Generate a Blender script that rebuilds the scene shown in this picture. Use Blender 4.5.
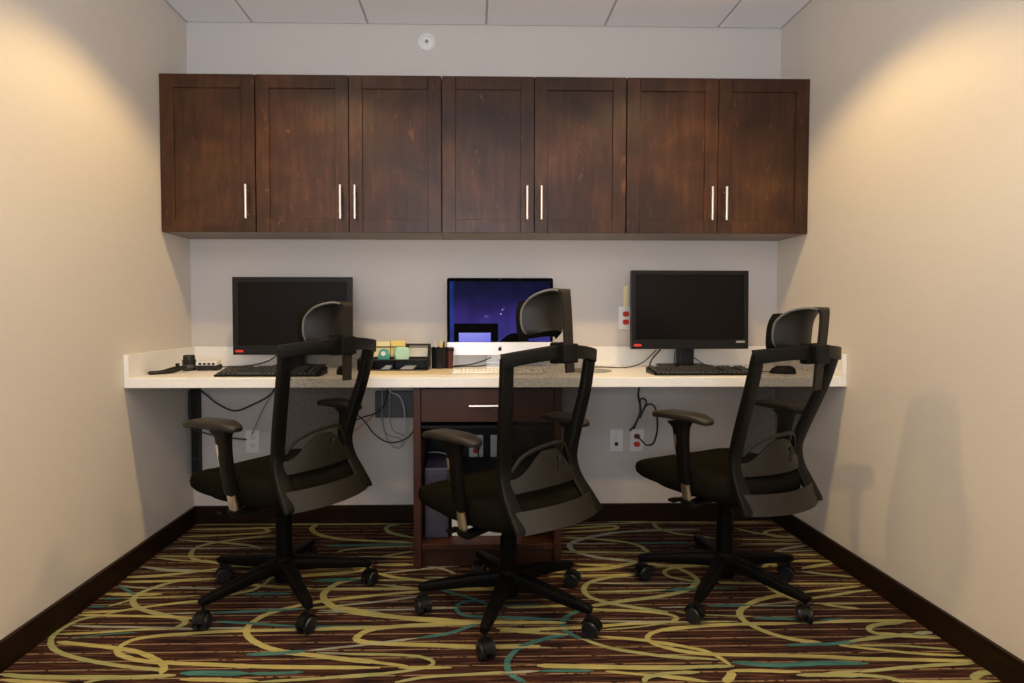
import bpy, bmesh, math, random
from mathutils import Vector, Matrix
for o in list(bpy.data.objects): bpy.data.objects.remove(o)
S = bpy.context.scene
COL = S.collection
PI = math.pi

# ------------------------------------------------------------------ camera
cd = bpy.data.cameras.new('camera'); cam = bpy.data.objects.new('camera', cd); COL.objects.link(cam)
cd.sensor_width = 36; cd.lens = 21.445; cd.clip_start = .02
cd.shift_x = .0244; cd.shift_y = -.0077
_f = Vector((.02166, .99916, -.03485)); _r = Vector((.999765, -.021658, .000463)); _u = Vector((.000292, .034849, .999393))
m = Matrix(((_r.x, _u.x, -_f.x, -.0676), (_r.y, _u.y, -_f.y, -3.1681), (_r.z, _u.z, -_f.z, 1.0973), (0, 0, 0, 1)))
cam.matrix_world = m
S.camera = cam

# ------------------------------------------------------------------ world, lights, exposure
S.view_settings.view_transform = 'Standard'; S.view_settings.look = 'None'
S.view_settings.gamma = 1; S.view_settings.use_curve_mapping = False
S.view_settings.exposure = 0.53
W = bpy.data.worlds.new('world'); S.world = W; W.use_nodes = True
W.node_tree.nodes['Background'].inputs[0].default_value = (.80,.82,.88,1)
W.node_tree.nodes['Background'].inputs[1].default_value = .5

def area(name, loc, rot, sx, sy, power, color):
    l = bpy.data.lights.new(name, 'AREA'); l.shape = 'RECTANGLE'; l.size = sx; l.size_y = sy
    l.energy = power; l.color = color
    o = bpy.data.objects.new(name, l); COL.objects.link(o); o.location = loc; o.rotation_euler = rot
    return o
# daylight that enters through the opening behind the camera
area('opening_daylight', (-.15, -4.55, 1.35), (PI/2+1.15, 0, 0), 1.2, 2.1, 78, (.86, .92, 1.0))

SPOTS = [(-.80, -.98, 44), (.80, -.98, 44), (-.95, -2.5, 44), (.95, -2.5, 44)]
WARM = (1.0, .69, .29)
def spot(loc, power, size=2.13, blend=.36, color=WARM):
    l = bpy.data.lights.new('downlight_beam', 'SPOT'); l.energy = power; l.color = color
    l.spot_size = size; l.spot_blend = blend; l.shadow_soft_size = .05
    o = bpy.data.objects.new('downlight_beam', l); COL.objects.link(o); o.location = loc
    return o

# ------------------------------------------------------------------ materials
def sock(n, *names):
    for k in names:
        if k in n.inputs: return n.inputs[k]
def mat(name, color, rough=.5, metal=0, spec=.5, bump=0, bscale=200, bsc3=(1, 1, 1), var=0, vscale=5, vsc3=(1, 1, 1), color2=None, coat=0, emit=None, sheen=0):
    M = bpy.data.materials.new(name); M.use_nodes = True
    nt = M.node_tree; b = nt.nodes['Principled BSDF']
    b.inputs['Base Color'].default_value = (*color, 1); b.inputs['Roughness'].default_value = rough
    b.inputs['Metallic'].default_value = metal
    b.inputs['Specular IOR Level'].default_value = spec
    if coat: b.inputs['Coat Weight'].default_value = coat; b.inputs['Coat Roughness'].default_value = .25
    if sheen: b.inputs['Sheen Weight'].default_value = sheen
    if emit: b.inputs['Emission Color'].default_value = (*emit[0], 1); b.inputs['Emission Strength'].default_value = emit[1]
    tc = nt.nodes.new('ShaderNodeTexCoord')
    if color2 is not None:
        mp = nt.nodes.new('ShaderNodeMapping'); mp.inputs['Scale'].default_value = vsc3
        nz = nt.nodes.new('ShaderNodeTexNoise'); nz.inputs['Scale'].default_value = vscale; nz.inputs['Detail'].default_value = 6
        cr = nt.nodes.new('ShaderNodeValToRGB'); cr.color_ramp.elements[0].color = (*color, 1); cr.color_ramp.elements[1].color = (*color2, 1)
        cr.color_ramp.elements[0].position = .35; cr.color_ramp.elements[1].position = .65
        nt.links.new(tc.outputs['Object'], mp.inputs[0]); nt.links.new(mp.outputs[0], nz.inputs['Vector'])
        nt.links.new(nz.outputs['Fac'], cr.inputs[0]); nt.links.new(cr.outputs[0], b.inputs['Base Color'])
    if bump:
        mp = nt.nodes.new('ShaderNodeMapping'); mp.inputs['Scale'].default_value = bsc3
        nz = nt.nodes.new('ShaderNodeTexNoise'); nz.inputs['Scale'].default_value = bscale; nz.inputs['Detail'].default_value = 4
        bp = nt.nodes.new('ShaderNodeBump'); bp.inputs['Strength'].default_value = bump; bp.inputs['Distance'].default_value = .002
        nt.links.new(tc.outputs['Object'], mp.inputs[0]); nt.links.new(mp.outputs[0], nz.inputs['Vector'])
        nt.links.new(nz.outputs['Fac'], bp.inputs['Height']); nt.links.new(bp.outputs[0], b.inputs['Normal'])
    return M

M_wall = mat('wall_vinyl', (.675, .61, .54), .62, bump=.15, bscale=60, bsc3=(1, 1, 5), color2=(.69, .625, .55), vscale=14, vsc3=(1, 1, 6))
M_wallb = mat('wall_back_greige', (.545, .500, .470), .62, bump=.15, bscale=60, bsc3=(1, 1, 5), color2=(.56, .515, .482), vscale=14, vsc3=(1, 1, 6))  # back wall gets a darker, greyer tone than the side walls
M_ceil = mat('ceiling_tile', (.94, .92, .94), .9, bump=.4, bscale=220)
M_tbar = mat('ceiling_grid', (.50, .48, .47), .6)
M_base = mat('baseboard_wood', (.020, .0085, .004), .42, spec=.15, color2=(.009, .004, .002), vscale=6, vsc3=(1, 1, 12))
M_counter = mat('quartz', (.84, .81, .77), .35, color2=(.80, .77, .73), vscale=90)
M_plastic = mat('black_plastic', (.0040, .0035, .0028), .45, spec=.16, bump=.2, bscale=900)
M_plastic2 = mat('grey_black_plastic', (.015, .0118, .0080), .48, spec=.28, bump=.2, bscale=900)
M_pbase = mat('base_nylon', (.0035, .0032, .0028), .48, spec=.07, bump=.2, bscale=900)
M_rub = mat('black_rubber', (.005, .005, .0055), .55, spec=.3)
M_wheel = mat('caster_nylon', (.008, .009, .011), .33, spec=.4)
M_fab = mat('black_seat_fabric', (.0085, .0070, .0045), .95, spec=.02, bump=.8, bscale=700)
M_pad = mat('armrest_urethane', (.014, .011, .007), .50, spec=.4)
M_chrome = mat('chrome', (.95, .90, .80), .34, metal=1)
M_steel = mat('brushed_steel', (.78, .74, .70), .34, metal=1)
M_blackmetal = mat('black_metal', (.005, .005, .005), .5, spec=.3)
M_bezel = mat('monitor_bezel', (.0075, .0072, .0072), .42, spec=.2)
M_screen = mat('dark_screen', (.0055, .0042, .0040), .25, spec=.12)
M_alu = mat('silver_aluminium', (.80, .80, .82), .38, metal=.35)
M_key = mat('black_keys', (.030, .029, .026), .40)
M_wkey = mat('white_keys', (.84, .82, .76), .45)
M_white = mat('white_plastic', (.74, .73, .71), .4)
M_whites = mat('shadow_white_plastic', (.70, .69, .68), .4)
M_red = mat('red_plastic', (.62, .03, .02), .4)
M_rim = mat('edge_highlight_grey', (.10, .095, .085), .40)
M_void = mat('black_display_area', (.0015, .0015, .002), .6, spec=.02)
M_wcase = mat('keyboard_case', (.62, .60, .55), .5)
M_redlogo = mat('red_badge', (.62, .035, .02), .5)
M_yel = mat('yellow_note', (.80, .62, .18), .8)
M_pale = mat('pale_note', (.82, .72, .42), .8)
M_mint = mat('mint_paper', (.40, .62, .46), .7)
M_teal = mat('teal_plastic', (.05, .30, .28), .35)
M_paper = mat('paper', (.72, .68, .58), .8)
M_blot = mat('tan_blotter', (.58, .49, .33), .7)
M_grey = mat('grey_box', (.060, .060, .066), .5)
M_violet = mat('grey_violet_plastic', (.050, .043, .065), .5)
M_cord = mat('black_cord', (.012, .012, .012), .5)
M_gcord = mat('grey_cord', (.30, .29, .28), .5)
M_wcord = mat('white_cord', (.62, .62, .60), .5)
M_orange = mat('amber_plastic', (.45, .17, .04), .5)
M_darkred = mat('dark_red_plastic', (.07, .012, .012), .4)
M_lamp = mat('lamp_lens', (.9, .85, .7), .5, emit=((1, .8, .55), 6))

def wood(name, dark, mid, lite, rough):
    M = bpy.data.materials.new(name); M.use_nodes = True
    nt = M.node_tree; b = nt.nodes['Principled BSDF']; b.inputs['Roughness'].default_value = rough; b.inputs['Specular IOR Level'].default_value = .35
    tc = nt.nodes.new('ShaderNodeTexCoord'); L = nt.links.new
    oi = nt.nodes.new('ShaderNodeObjectInfo'); ml = nt.nodes.new('ShaderNodeMath'); ml.operation = 'MULTIPLY'; ml.inputs[1].default_value = 37
    av = nt.nodes.new('ShaderNodeVectorMath'); av.operation = 'ADD'; L(oi.outputs['Random'], ml.inputs[0]); L(tc.outputs['Object'], av.inputs[0]); L(ml.outputs[0], av.inputs[1])
    def noise(sc, s, det=5, dist=0):
        mp = nt.nodes.new('ShaderNodeMapping'); mp.inputs['Scale'].default_value = s
        nz = nt.nodes.new('ShaderNodeTexNoise'); nz.inputs['Scale'].default_value = sc; nz.inputs['Detail'].default_value = det; nz.inputs['Distortion'].default_value = dist
        L(av.outputs[0], mp.inputs[0]); L(mp.outputs[0], nz.inputs['Vector']); return nz
    n1 = noise(3.2, (1, 1, 1.2), 6, .6); n2 = noise(14, (3, 3, .35), 5, .3); n3 = noise(26, (1.6, 1, .55), 2, .8)
    cr = nt.nodes.new('ShaderNodeValToRGB'); e = cr.color_ramp.elements
    e[0].position = .30; e[0].color = (*dark, 1); e[1].position = .72; e[1].color = (*lite, 1)
    e2 = cr.color_ramp.elements.new(.5); e2.color = (*mid, 1)
    mx = nt.nodes.new('ShaderNodeMix'); mx.data_type = 'FLOAT'; mx.inputs[0].default_value = .38
    L(n1.outputs['Fac'], mx.inputs[2]); L(n2.outputs['Fac'], mx.inputs[3]); L(mx.outputs[0], cr.inputs[0])
    # light flecks of figure in the veneer
    r3 = nt.nodes.new('ShaderNodeValToRGB'); r3.color_ramp.elements[0].position = .66; r3.color_ramp.elements[1].position = .76
    r3.color_ramp.elements[0].color = (0, 0, 0, 1); r3.color_ramp.elements[1].color = (.55, .55, .55, 1)
    L(n3.outputs['Fac'], r3.inputs[0])
    mc = nt.nodes.new('ShaderNodeMix'); mc.data_type = 'RGBA'; mc.inputs[7].default_value = (lite[0]*1.9, lite[1]*1.8, lite[2]*1.7, 1)
    L(r3.outputs[0], mc.inputs[0]); L(cr.outputs[0], mc.inputs[6]); L(mc.outputs[2], b.inputs['Base Color'])
    return M
M_wood = wood('stained_maple', (.015, .0052, .0021), (.040, .0140, .0050), (.092, .034, .0118), .30)
M_woodp = wood('stained_cherry', (.022, .0058, .0020), (.036, .0092, .0030), (.056, .0150, .0048), .5)
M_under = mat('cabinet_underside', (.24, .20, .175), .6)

# see-through mesh fabric
def mesh_fabric():
    M = bpy.data.materials.new('mesh_fabric'); M.use_nodes = True; nt = M.node_tree; L = nt.links.new
    b = nt.nodes['Principled BSDF']; b.inputs['Base Color'].default_value = (.006, .005, .004, 1); b.inputs['Roughness'].default_value = .8; b.inputs['Specular IOR Level'].default_value = .1
    out = nt.nodes['Material Output']; tr = nt.nodes.new('ShaderNodeBsdfTransparent'); mx = nt.nodes.new('ShaderNodeMixShader')
    tc = nt.nodes.new('ShaderNodeTexCoord'); mp = nt.nodes.new('ShaderNodeMapping'); mp.inputs['Scale'].default_value = (1, .3, 1)
    vo = nt.nodes.new('ShaderNodeTexVoronoi'); vo.inputs['Scale'].default_value = 330
    mr = nt.nodes.new('ShaderNodeMapRange'); mr.inputs[1].default_value = .15; mr.inputs[2].default_value = .75; mr.inputs[3].default_value = .60; mr.inputs[4].default_value = .16
    mr.inputs[3].default_value, mr.inputs[4].default_value = .52, .80
    L(tc.outputs['Object'], mp.inputs[0]); L(mp.outputs[0], vo.inputs['Vector']); L(vo.outputs['Distance'], mr.inputs[0])
    L(mr.outputs[0], mx.inputs[0]); L(tr.outputs[0], mx.inputs[1]); L(b.outputs[0], mx.inputs[2]); L(mx.outputs[0], out.inputs[0])
    return M
M_mesh = mesh_fabric()

def carpet_base():
    M = bpy.data.materials.new('carpet_pile'); M.use_nodes = True; nt = M.node_tree; L = nt.links.new
    b = nt.nodes['Principled BSDF']; b.inputs['Roughness'].default_value = .95; b.inputs['Specular IOR Level'].default_value = .15
    tc = nt.nodes.new('ShaderNodeTexCoord')
    def noise(sc, s, det=3):
        mp = nt.nodes.new('ShaderNodeMapping'); mp.inputs['Scale'].default_value = s
        nz = nt.nodes.new('ShaderNodeTexNoise'); nz.inputs['Scale'].default_value = sc; nz.inputs['Detail'].default_value = det
        L(tc.outputs['Object'], mp.inputs[0]); L(mp.outputs[0], nz.inputs['Vector']); return nz.outputs['Fac']
    def ramp(i, pts):
        cr = nt.nodes.new('ShaderNodeValToRGB'); e = cr.color_ramp.elements
        e[0].position = pts[0][0]; e[0].color = (*pts[0][1], 1); e[1].position = pts[-1][0]; e[1].color = (*pts[-1][1], 1)
        for p, c in pts[1:-1]: q = e.new(p); q.color = (*c, 1)
        L(i, cr.inputs[0]); return cr.outputs[0]
    c1 = ramp(noise(1, (7, 120, 1), 6), [(.32, (.004, .003, .003)), (.43, (.014, .006, .005)), (.53, (.044, .014, .010)), (.64, (.070, .030, .016)), (.76, (.17, .11, .055))])
    # thin dashed tan rows
    mp = nt.nodes.new('ShaderNodeMapping'); mp.inputs['Scale'].default_value = (.03, 1, 1)
    wv = nt.nodes.new('ShaderNodeTexWave'); wv.bands_direction = 'Y'; wv.inputs['Scale'].default_value = 6.6; wv.inputs['Distortion'].default_value = 1.2; wv.inputs['Detail'].default_value = 2
    L(tc.outputs['Object'], mp.inputs[0]); L(mp.outputs[0], wv.inputs['Vector'])
    m1 = ramp(wv.outputs['Fac'], [(.93, (0, 0, 0)), (.98, (1, 1, 1))])
    m2 = ramp(noise(1, (45, 60, 1), 2), [(.36, (0, 0, 0)), (.46, (1, 1, 1))])
    mul = nt.nodes.new('ShaderNodeMath'); mul.operation = 'MULTIPLY'; L(m1, mul.inputs[0]); L(m2, mul.inputs[1])
    mul2 = nt.nodes.new('ShaderNodeMath'); mul2.operation = 'MULTIPLY'; mul2.inputs[1].default_value = .8; L(mul.outputs[0], mul2.inputs[0])
    mc = nt.nodes.new('ShaderNodeMix'); mc.data_type = 'RGBA'; mc.inputs[7].default_value = (.26, .17, .09, 1)
    L(mul2.outputs[0], mc.inputs[0]); L(c1, mc.inputs[6]); L(mc.outputs[2], b.inputs['Base Color'])
    bp = nt.nodes.new('ShaderNodeBump'); bp.inputs['Strength'].default_value = .5; bp.inputs['Distance'].default_value = .003
    L(noise(300, (1, 1, 1), 2), bp.inputs['Height']); L(bp.outputs[0], b.inputs['Normal'])
    return M
M_carpet = carpet_base()
def yarn(name, a, c): return mat(name, a, .95, spec=.15, bump=.6, bscale=300, color2=c, vscale=3, vsc3=(3, 25, 1))
M_Y = yarn('carpet_yellow', (.29, .26, .085), (.38, .33, .13))
M_G = yarn('carpet_green', (.23, .24, .095), (.30, .29, .13))
M_Sx = yarn('carpet_sage', (.19, .20, .15), (.30, .30, .22))
M_T = yarn('carpet_teal', (.028, .10, .095), (.06, .16, .14))

# ------------------------------------------------------------------ mesh helpers
def link(name, me, m, parent=None, smooth=False, mats=None):
    o = bpy.data.objects.new(name, me); COL.objects.link(o)
    for k in (mats or [m]): me.materials.append(k)
    if smooth:
        for p in me.polygons: p.use_smooth = True
        try: me.set_sharp_from_angle(angle=math.radians(38))
        except Exception: pass
    if parent: o.parent = parent
    return o
class MB:
    def __init__(s): s.bm = bmesh.new()
    def add(s, V, F, mi=0):
        vs = [s.bm.verts.new(v) for v in V]
        for f in F:
            try: fc = s.bm.faces.new([vs[i] for i in f]); fc.material_index = mi
            except ValueError: pass
        return vs
    def box(s, x0, x1, y0, y1, z0, z1, bev=0, seg=2, mtx=None, mi=0):
        V = [(x, y, z) for z in (z0, z1) for y in (y0, y1) for x in (x0, x1)]
        if mtx: V = [mtx @ Vector(v) for v in V]
        F = [(0, 2, 3, 1), (4, 5, 7, 6), (0, 1, 5, 4), (2, 6, 7, 3), (0, 4, 6, 2), (1, 3, 7, 5)]
        t = bmesh.new(); vs = [t.verts.new(v) for v in V]
        for f in F: t.faces.new([vs[i] for i in f]).material_index = mi
        if bev: bmesh.ops.bevel(t, geom=list(t.edges), offset=bev, segments=seg, profile=.6, affect='EDGES', clamp_overlap=True)
        for f in t.faces: f.material_index = mi
        me = bpy.data.meshes.new('t'); t.to_mesh(me); t.free(); s.bm.from_mesh(me); bpy.data.meshes.remove(me); return s
    def cyl(s, c, r, h, seg=24, r2=None, axis='z', mtx=None, rings=None):
        """lathe: rings = [(r, z)...] or a plain cylinder from c going up h"""
        rg = rings or [(r, 0), (r if r2 is None else r2, h)]
        V = []; F = []
        for (rr, z) in rg:
            for i in range(seg):
                a = 2*PI*i/seg; p = Vector((rr*math.cos(a), rr*math.sin(a), z))
                if axis == 'x': p = Vector((p.z, p.x, p.y))
                if axis == 'y': p = Vector((p.x, p.z, p.y))
                p = p+Vector(c)
                V.append(mtx @ p if mtx else p)
        n = len(rg)
        for j in range(n-1):
            for i in range(seg): F.append((j*seg+i, j*seg+(i+1) % seg, (j+1)*seg+(i+1) % seg, (j+1)*seg+i))
        F.append(tuple(range(seg))[::-1]); F.append(tuple((n-1)*seg+i for i in range(seg)))
        s.add(V, F); return s
    def sweep(s, P, sec, side=None, closed=False, up=None):
        """sweep sections along P. sec(i,t)-> list of (a,b) offsets; side(i) fixed vector or None"""
        P = [Vector(p) for p in P]; n = len(P); rings = []
        prevS = None
        for i, p in enumerate(P):
            a = P[max(i-1, 0)]; b = P[min(i+1, n-1)]
            T = (b-a).normalized()
            if side is not None:
                Sx = Vector(side(i) if callable(side) else side); Sx = (Sx-T*Sx.dot(T)).normalized()
            else:
                if prevS is None:
                    h = Vector((0, 0, 1)) if abs(T.z) < .9 else Vector((1, 0, 0)); Sx = T.cross(h).normalized()
                else: Sx = (prevS-T*prevS.dot(T)).normalized()
                prevS = Sx
            N = T.cross(Sx)
            rings.append([p+Sx*u+N*v for u, v in sec(i, i/(n-1))])
        k = len(rings[0]); V = [v for r in rings for v in r]; F = []
        for j in range(n-1):
            for i in range(k): F.append((j*k+i, j*k+(i+1) % k, (j+1)*k+(i+1) % k, (j+1)*k+i))
        F.append(tuple(range(k))[::-1]); F.append(tuple((n-1)*k+i for i in range(k)))
        s.add(V, F); return s
    def tube(s, P, r, seg=8, smooth=4):
        P = crom(P, smooth) if smooth else P
        sc = [(r*math.cos(2*PI*i/seg), r*math.sin(2*PI*i/seg)) for i in range(seg)]
        return s.sweep(P, lambda i, t: sc)
    def band(s, P, w, t, side, smooth=5, pw=4):
        """rounded rectangular strap; w,t numbers or lists per control point"""
        n0 = len(P); 
        if smooth: Q = crom(P, smooth)
        else: Q = P
        n = len(Q)
        def val(q, f):
            if not isinstance(q, (list, tuple)): return q
            x = f*(len(q)-1); i = min(int(x), len(q)-2); return q[i]+(q[i+1]-q[i])*(x-i)
        def sec(i, f):
            W_, T_ = val(w, f)/2, val(t, f)/2; o = []
            for k in range(16):
                a = 2*PI*k/16; c, sn = math.cos(a), math.sin(a)
                o.append((W_*math.copysign(abs(c)**(2/pw), c), T_*math.copysign(abs(sn)**(2/pw), sn)))
            return o
        return s.sweep(Q, sec, side)
    def prism(s, poly, z0, z1, mtx=None, bev=0):
        t = bmesh.new(); a = [t.verts.new((x, y, z0)) for x, y in poly]; b = [t.verts.new((x, y, z1)) for x, y in poly]; n = len(poly)
        t.faces.new(a[::-1]); t.faces.new(b)
        for i in range(n): t.faces.new((a[i], a[(i+1) % n], b[(i+1) % n], b[i]))
        if bev: bmesh.ops.bevel(t, geom=[e for e in t.edges if abs(e.verts[0].co.z-e.verts[1].co.z) < 1e-6], offset=bev, segments=3, profile=.5, affect='EDGES', clamp_overlap=True)
        if mtx: bmesh.ops.transform(t, matrix=mtx, verts=t.verts)
        me = bpy.data.meshes.new('t'); t.to_mesh(me); t.free(); s.bm.from_mesh(me); bpy.data.meshes.remove(me); return s
    def xf(s, fn):
        for v in s.bm.verts: v.co = fn(v.co)
        return s
    def build(s, name, m, parent=None, smooth=True, mats=None, recalc=True):
        if recalc: bmesh.ops.recalc_face_normals(s.bm, faces=s.bm.faces)
        me = bpy.data.meshes.new(name); s.bm.to_mesh(me); s.bm.free()
        return link(name, me, m, parent, smooth, mats)
def crom(P, k):
    P = [Vector(p) for p in P]
    if len(P) < 3: return P
    out = []
    for i in range(len(P)-1):
        p0 = P[i-1] if i else P[0]*2-P[1]; p1 = P[i]; p2 = P[i+1]; p3 = P[i+2] if i+2 < len(P) else P[-1]*2-P[-2]
        for j in range(k):
            t = j/k; out.append(.5*((2*p1)+(p2-p0)*t+(2*p0-5*p1+4*p2-p3)*t*t+(3*p1-p0-3*p2+p3)*t**3))
    out.append(P[-1]); return out
def thing(name, label, cat, loc=(0, 0, 0), rz=0, group=None):
    o = bpy.data.objects.new(name, None); o.empty_display_size = .1; COL.objects.link(o)
    o.location = loc; o.rotation_euler = (0, 0, rz); return tag(o, label, cat, group)
def tag(o, label, cat, group=None):
    o['label'] = label; o['category'] = cat
    if group: o['group'] = group
    return o
def struct(o): o['kind'] = 'structure'; return o
def ss(a, b, x):
    t = max(0, min(1, (x-a)/(b-a))); return t*t*(3-2*t)
def sheet(fn, nu, nv, th, nfn=None):
    """closed thick surface from fn(u,v) for u,v in 0..1"""
    P = [[Vector(fn(i/nu, j/nv)) for i in range(nu+1)] for j in range(nv+1)]
    N = [[None]*(nu+1) for _ in range(nv+1)]
    for j in range(nv+1):
        for i in range(nu+1):
            du = P[j][min(i+1, nu)]-P[j][max(i-1, 0)]; dv = P[min(j+1, nv)][i]-P[max(j-1, 0)][i]
            n = du.cross(dv); N[j][i] = n.normalized() if n.length > 1e-9 else Vector((0, 0, 1))
    V = []; F = []; w = nu+1
    def T(i, j): return th(i/nu, j/nv) if callable(th) else th
    for sgn in (1, -1):
        for j in range(nv+1):
            for i in range(nu+1): V.append(P[j][i]+N[j][i]*T(i, j)*.5*sgn)
    o = w*(nv+1)
    for j in range(nv):
        for i in range(nu):
            a = j*w+i; F.append((a, a+1, a+w+1, a+w)); F.append((o+a, o+a+w, o+a+w+1, o+a+1))
    for i in range(nu): F.append((i, o+i, o+i+1, i+1)); a = nv*w+i; F.append((a, a+1, o+a+1, o+a))
    for j in range(nv): a = j*w; F.append((a, a+w, o+a+w, o+a)); a = j*w+nu; F.append((a, o+a, o+a+w, a+w))
    mb = MB(); mb.add(V, F); return mb

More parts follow.
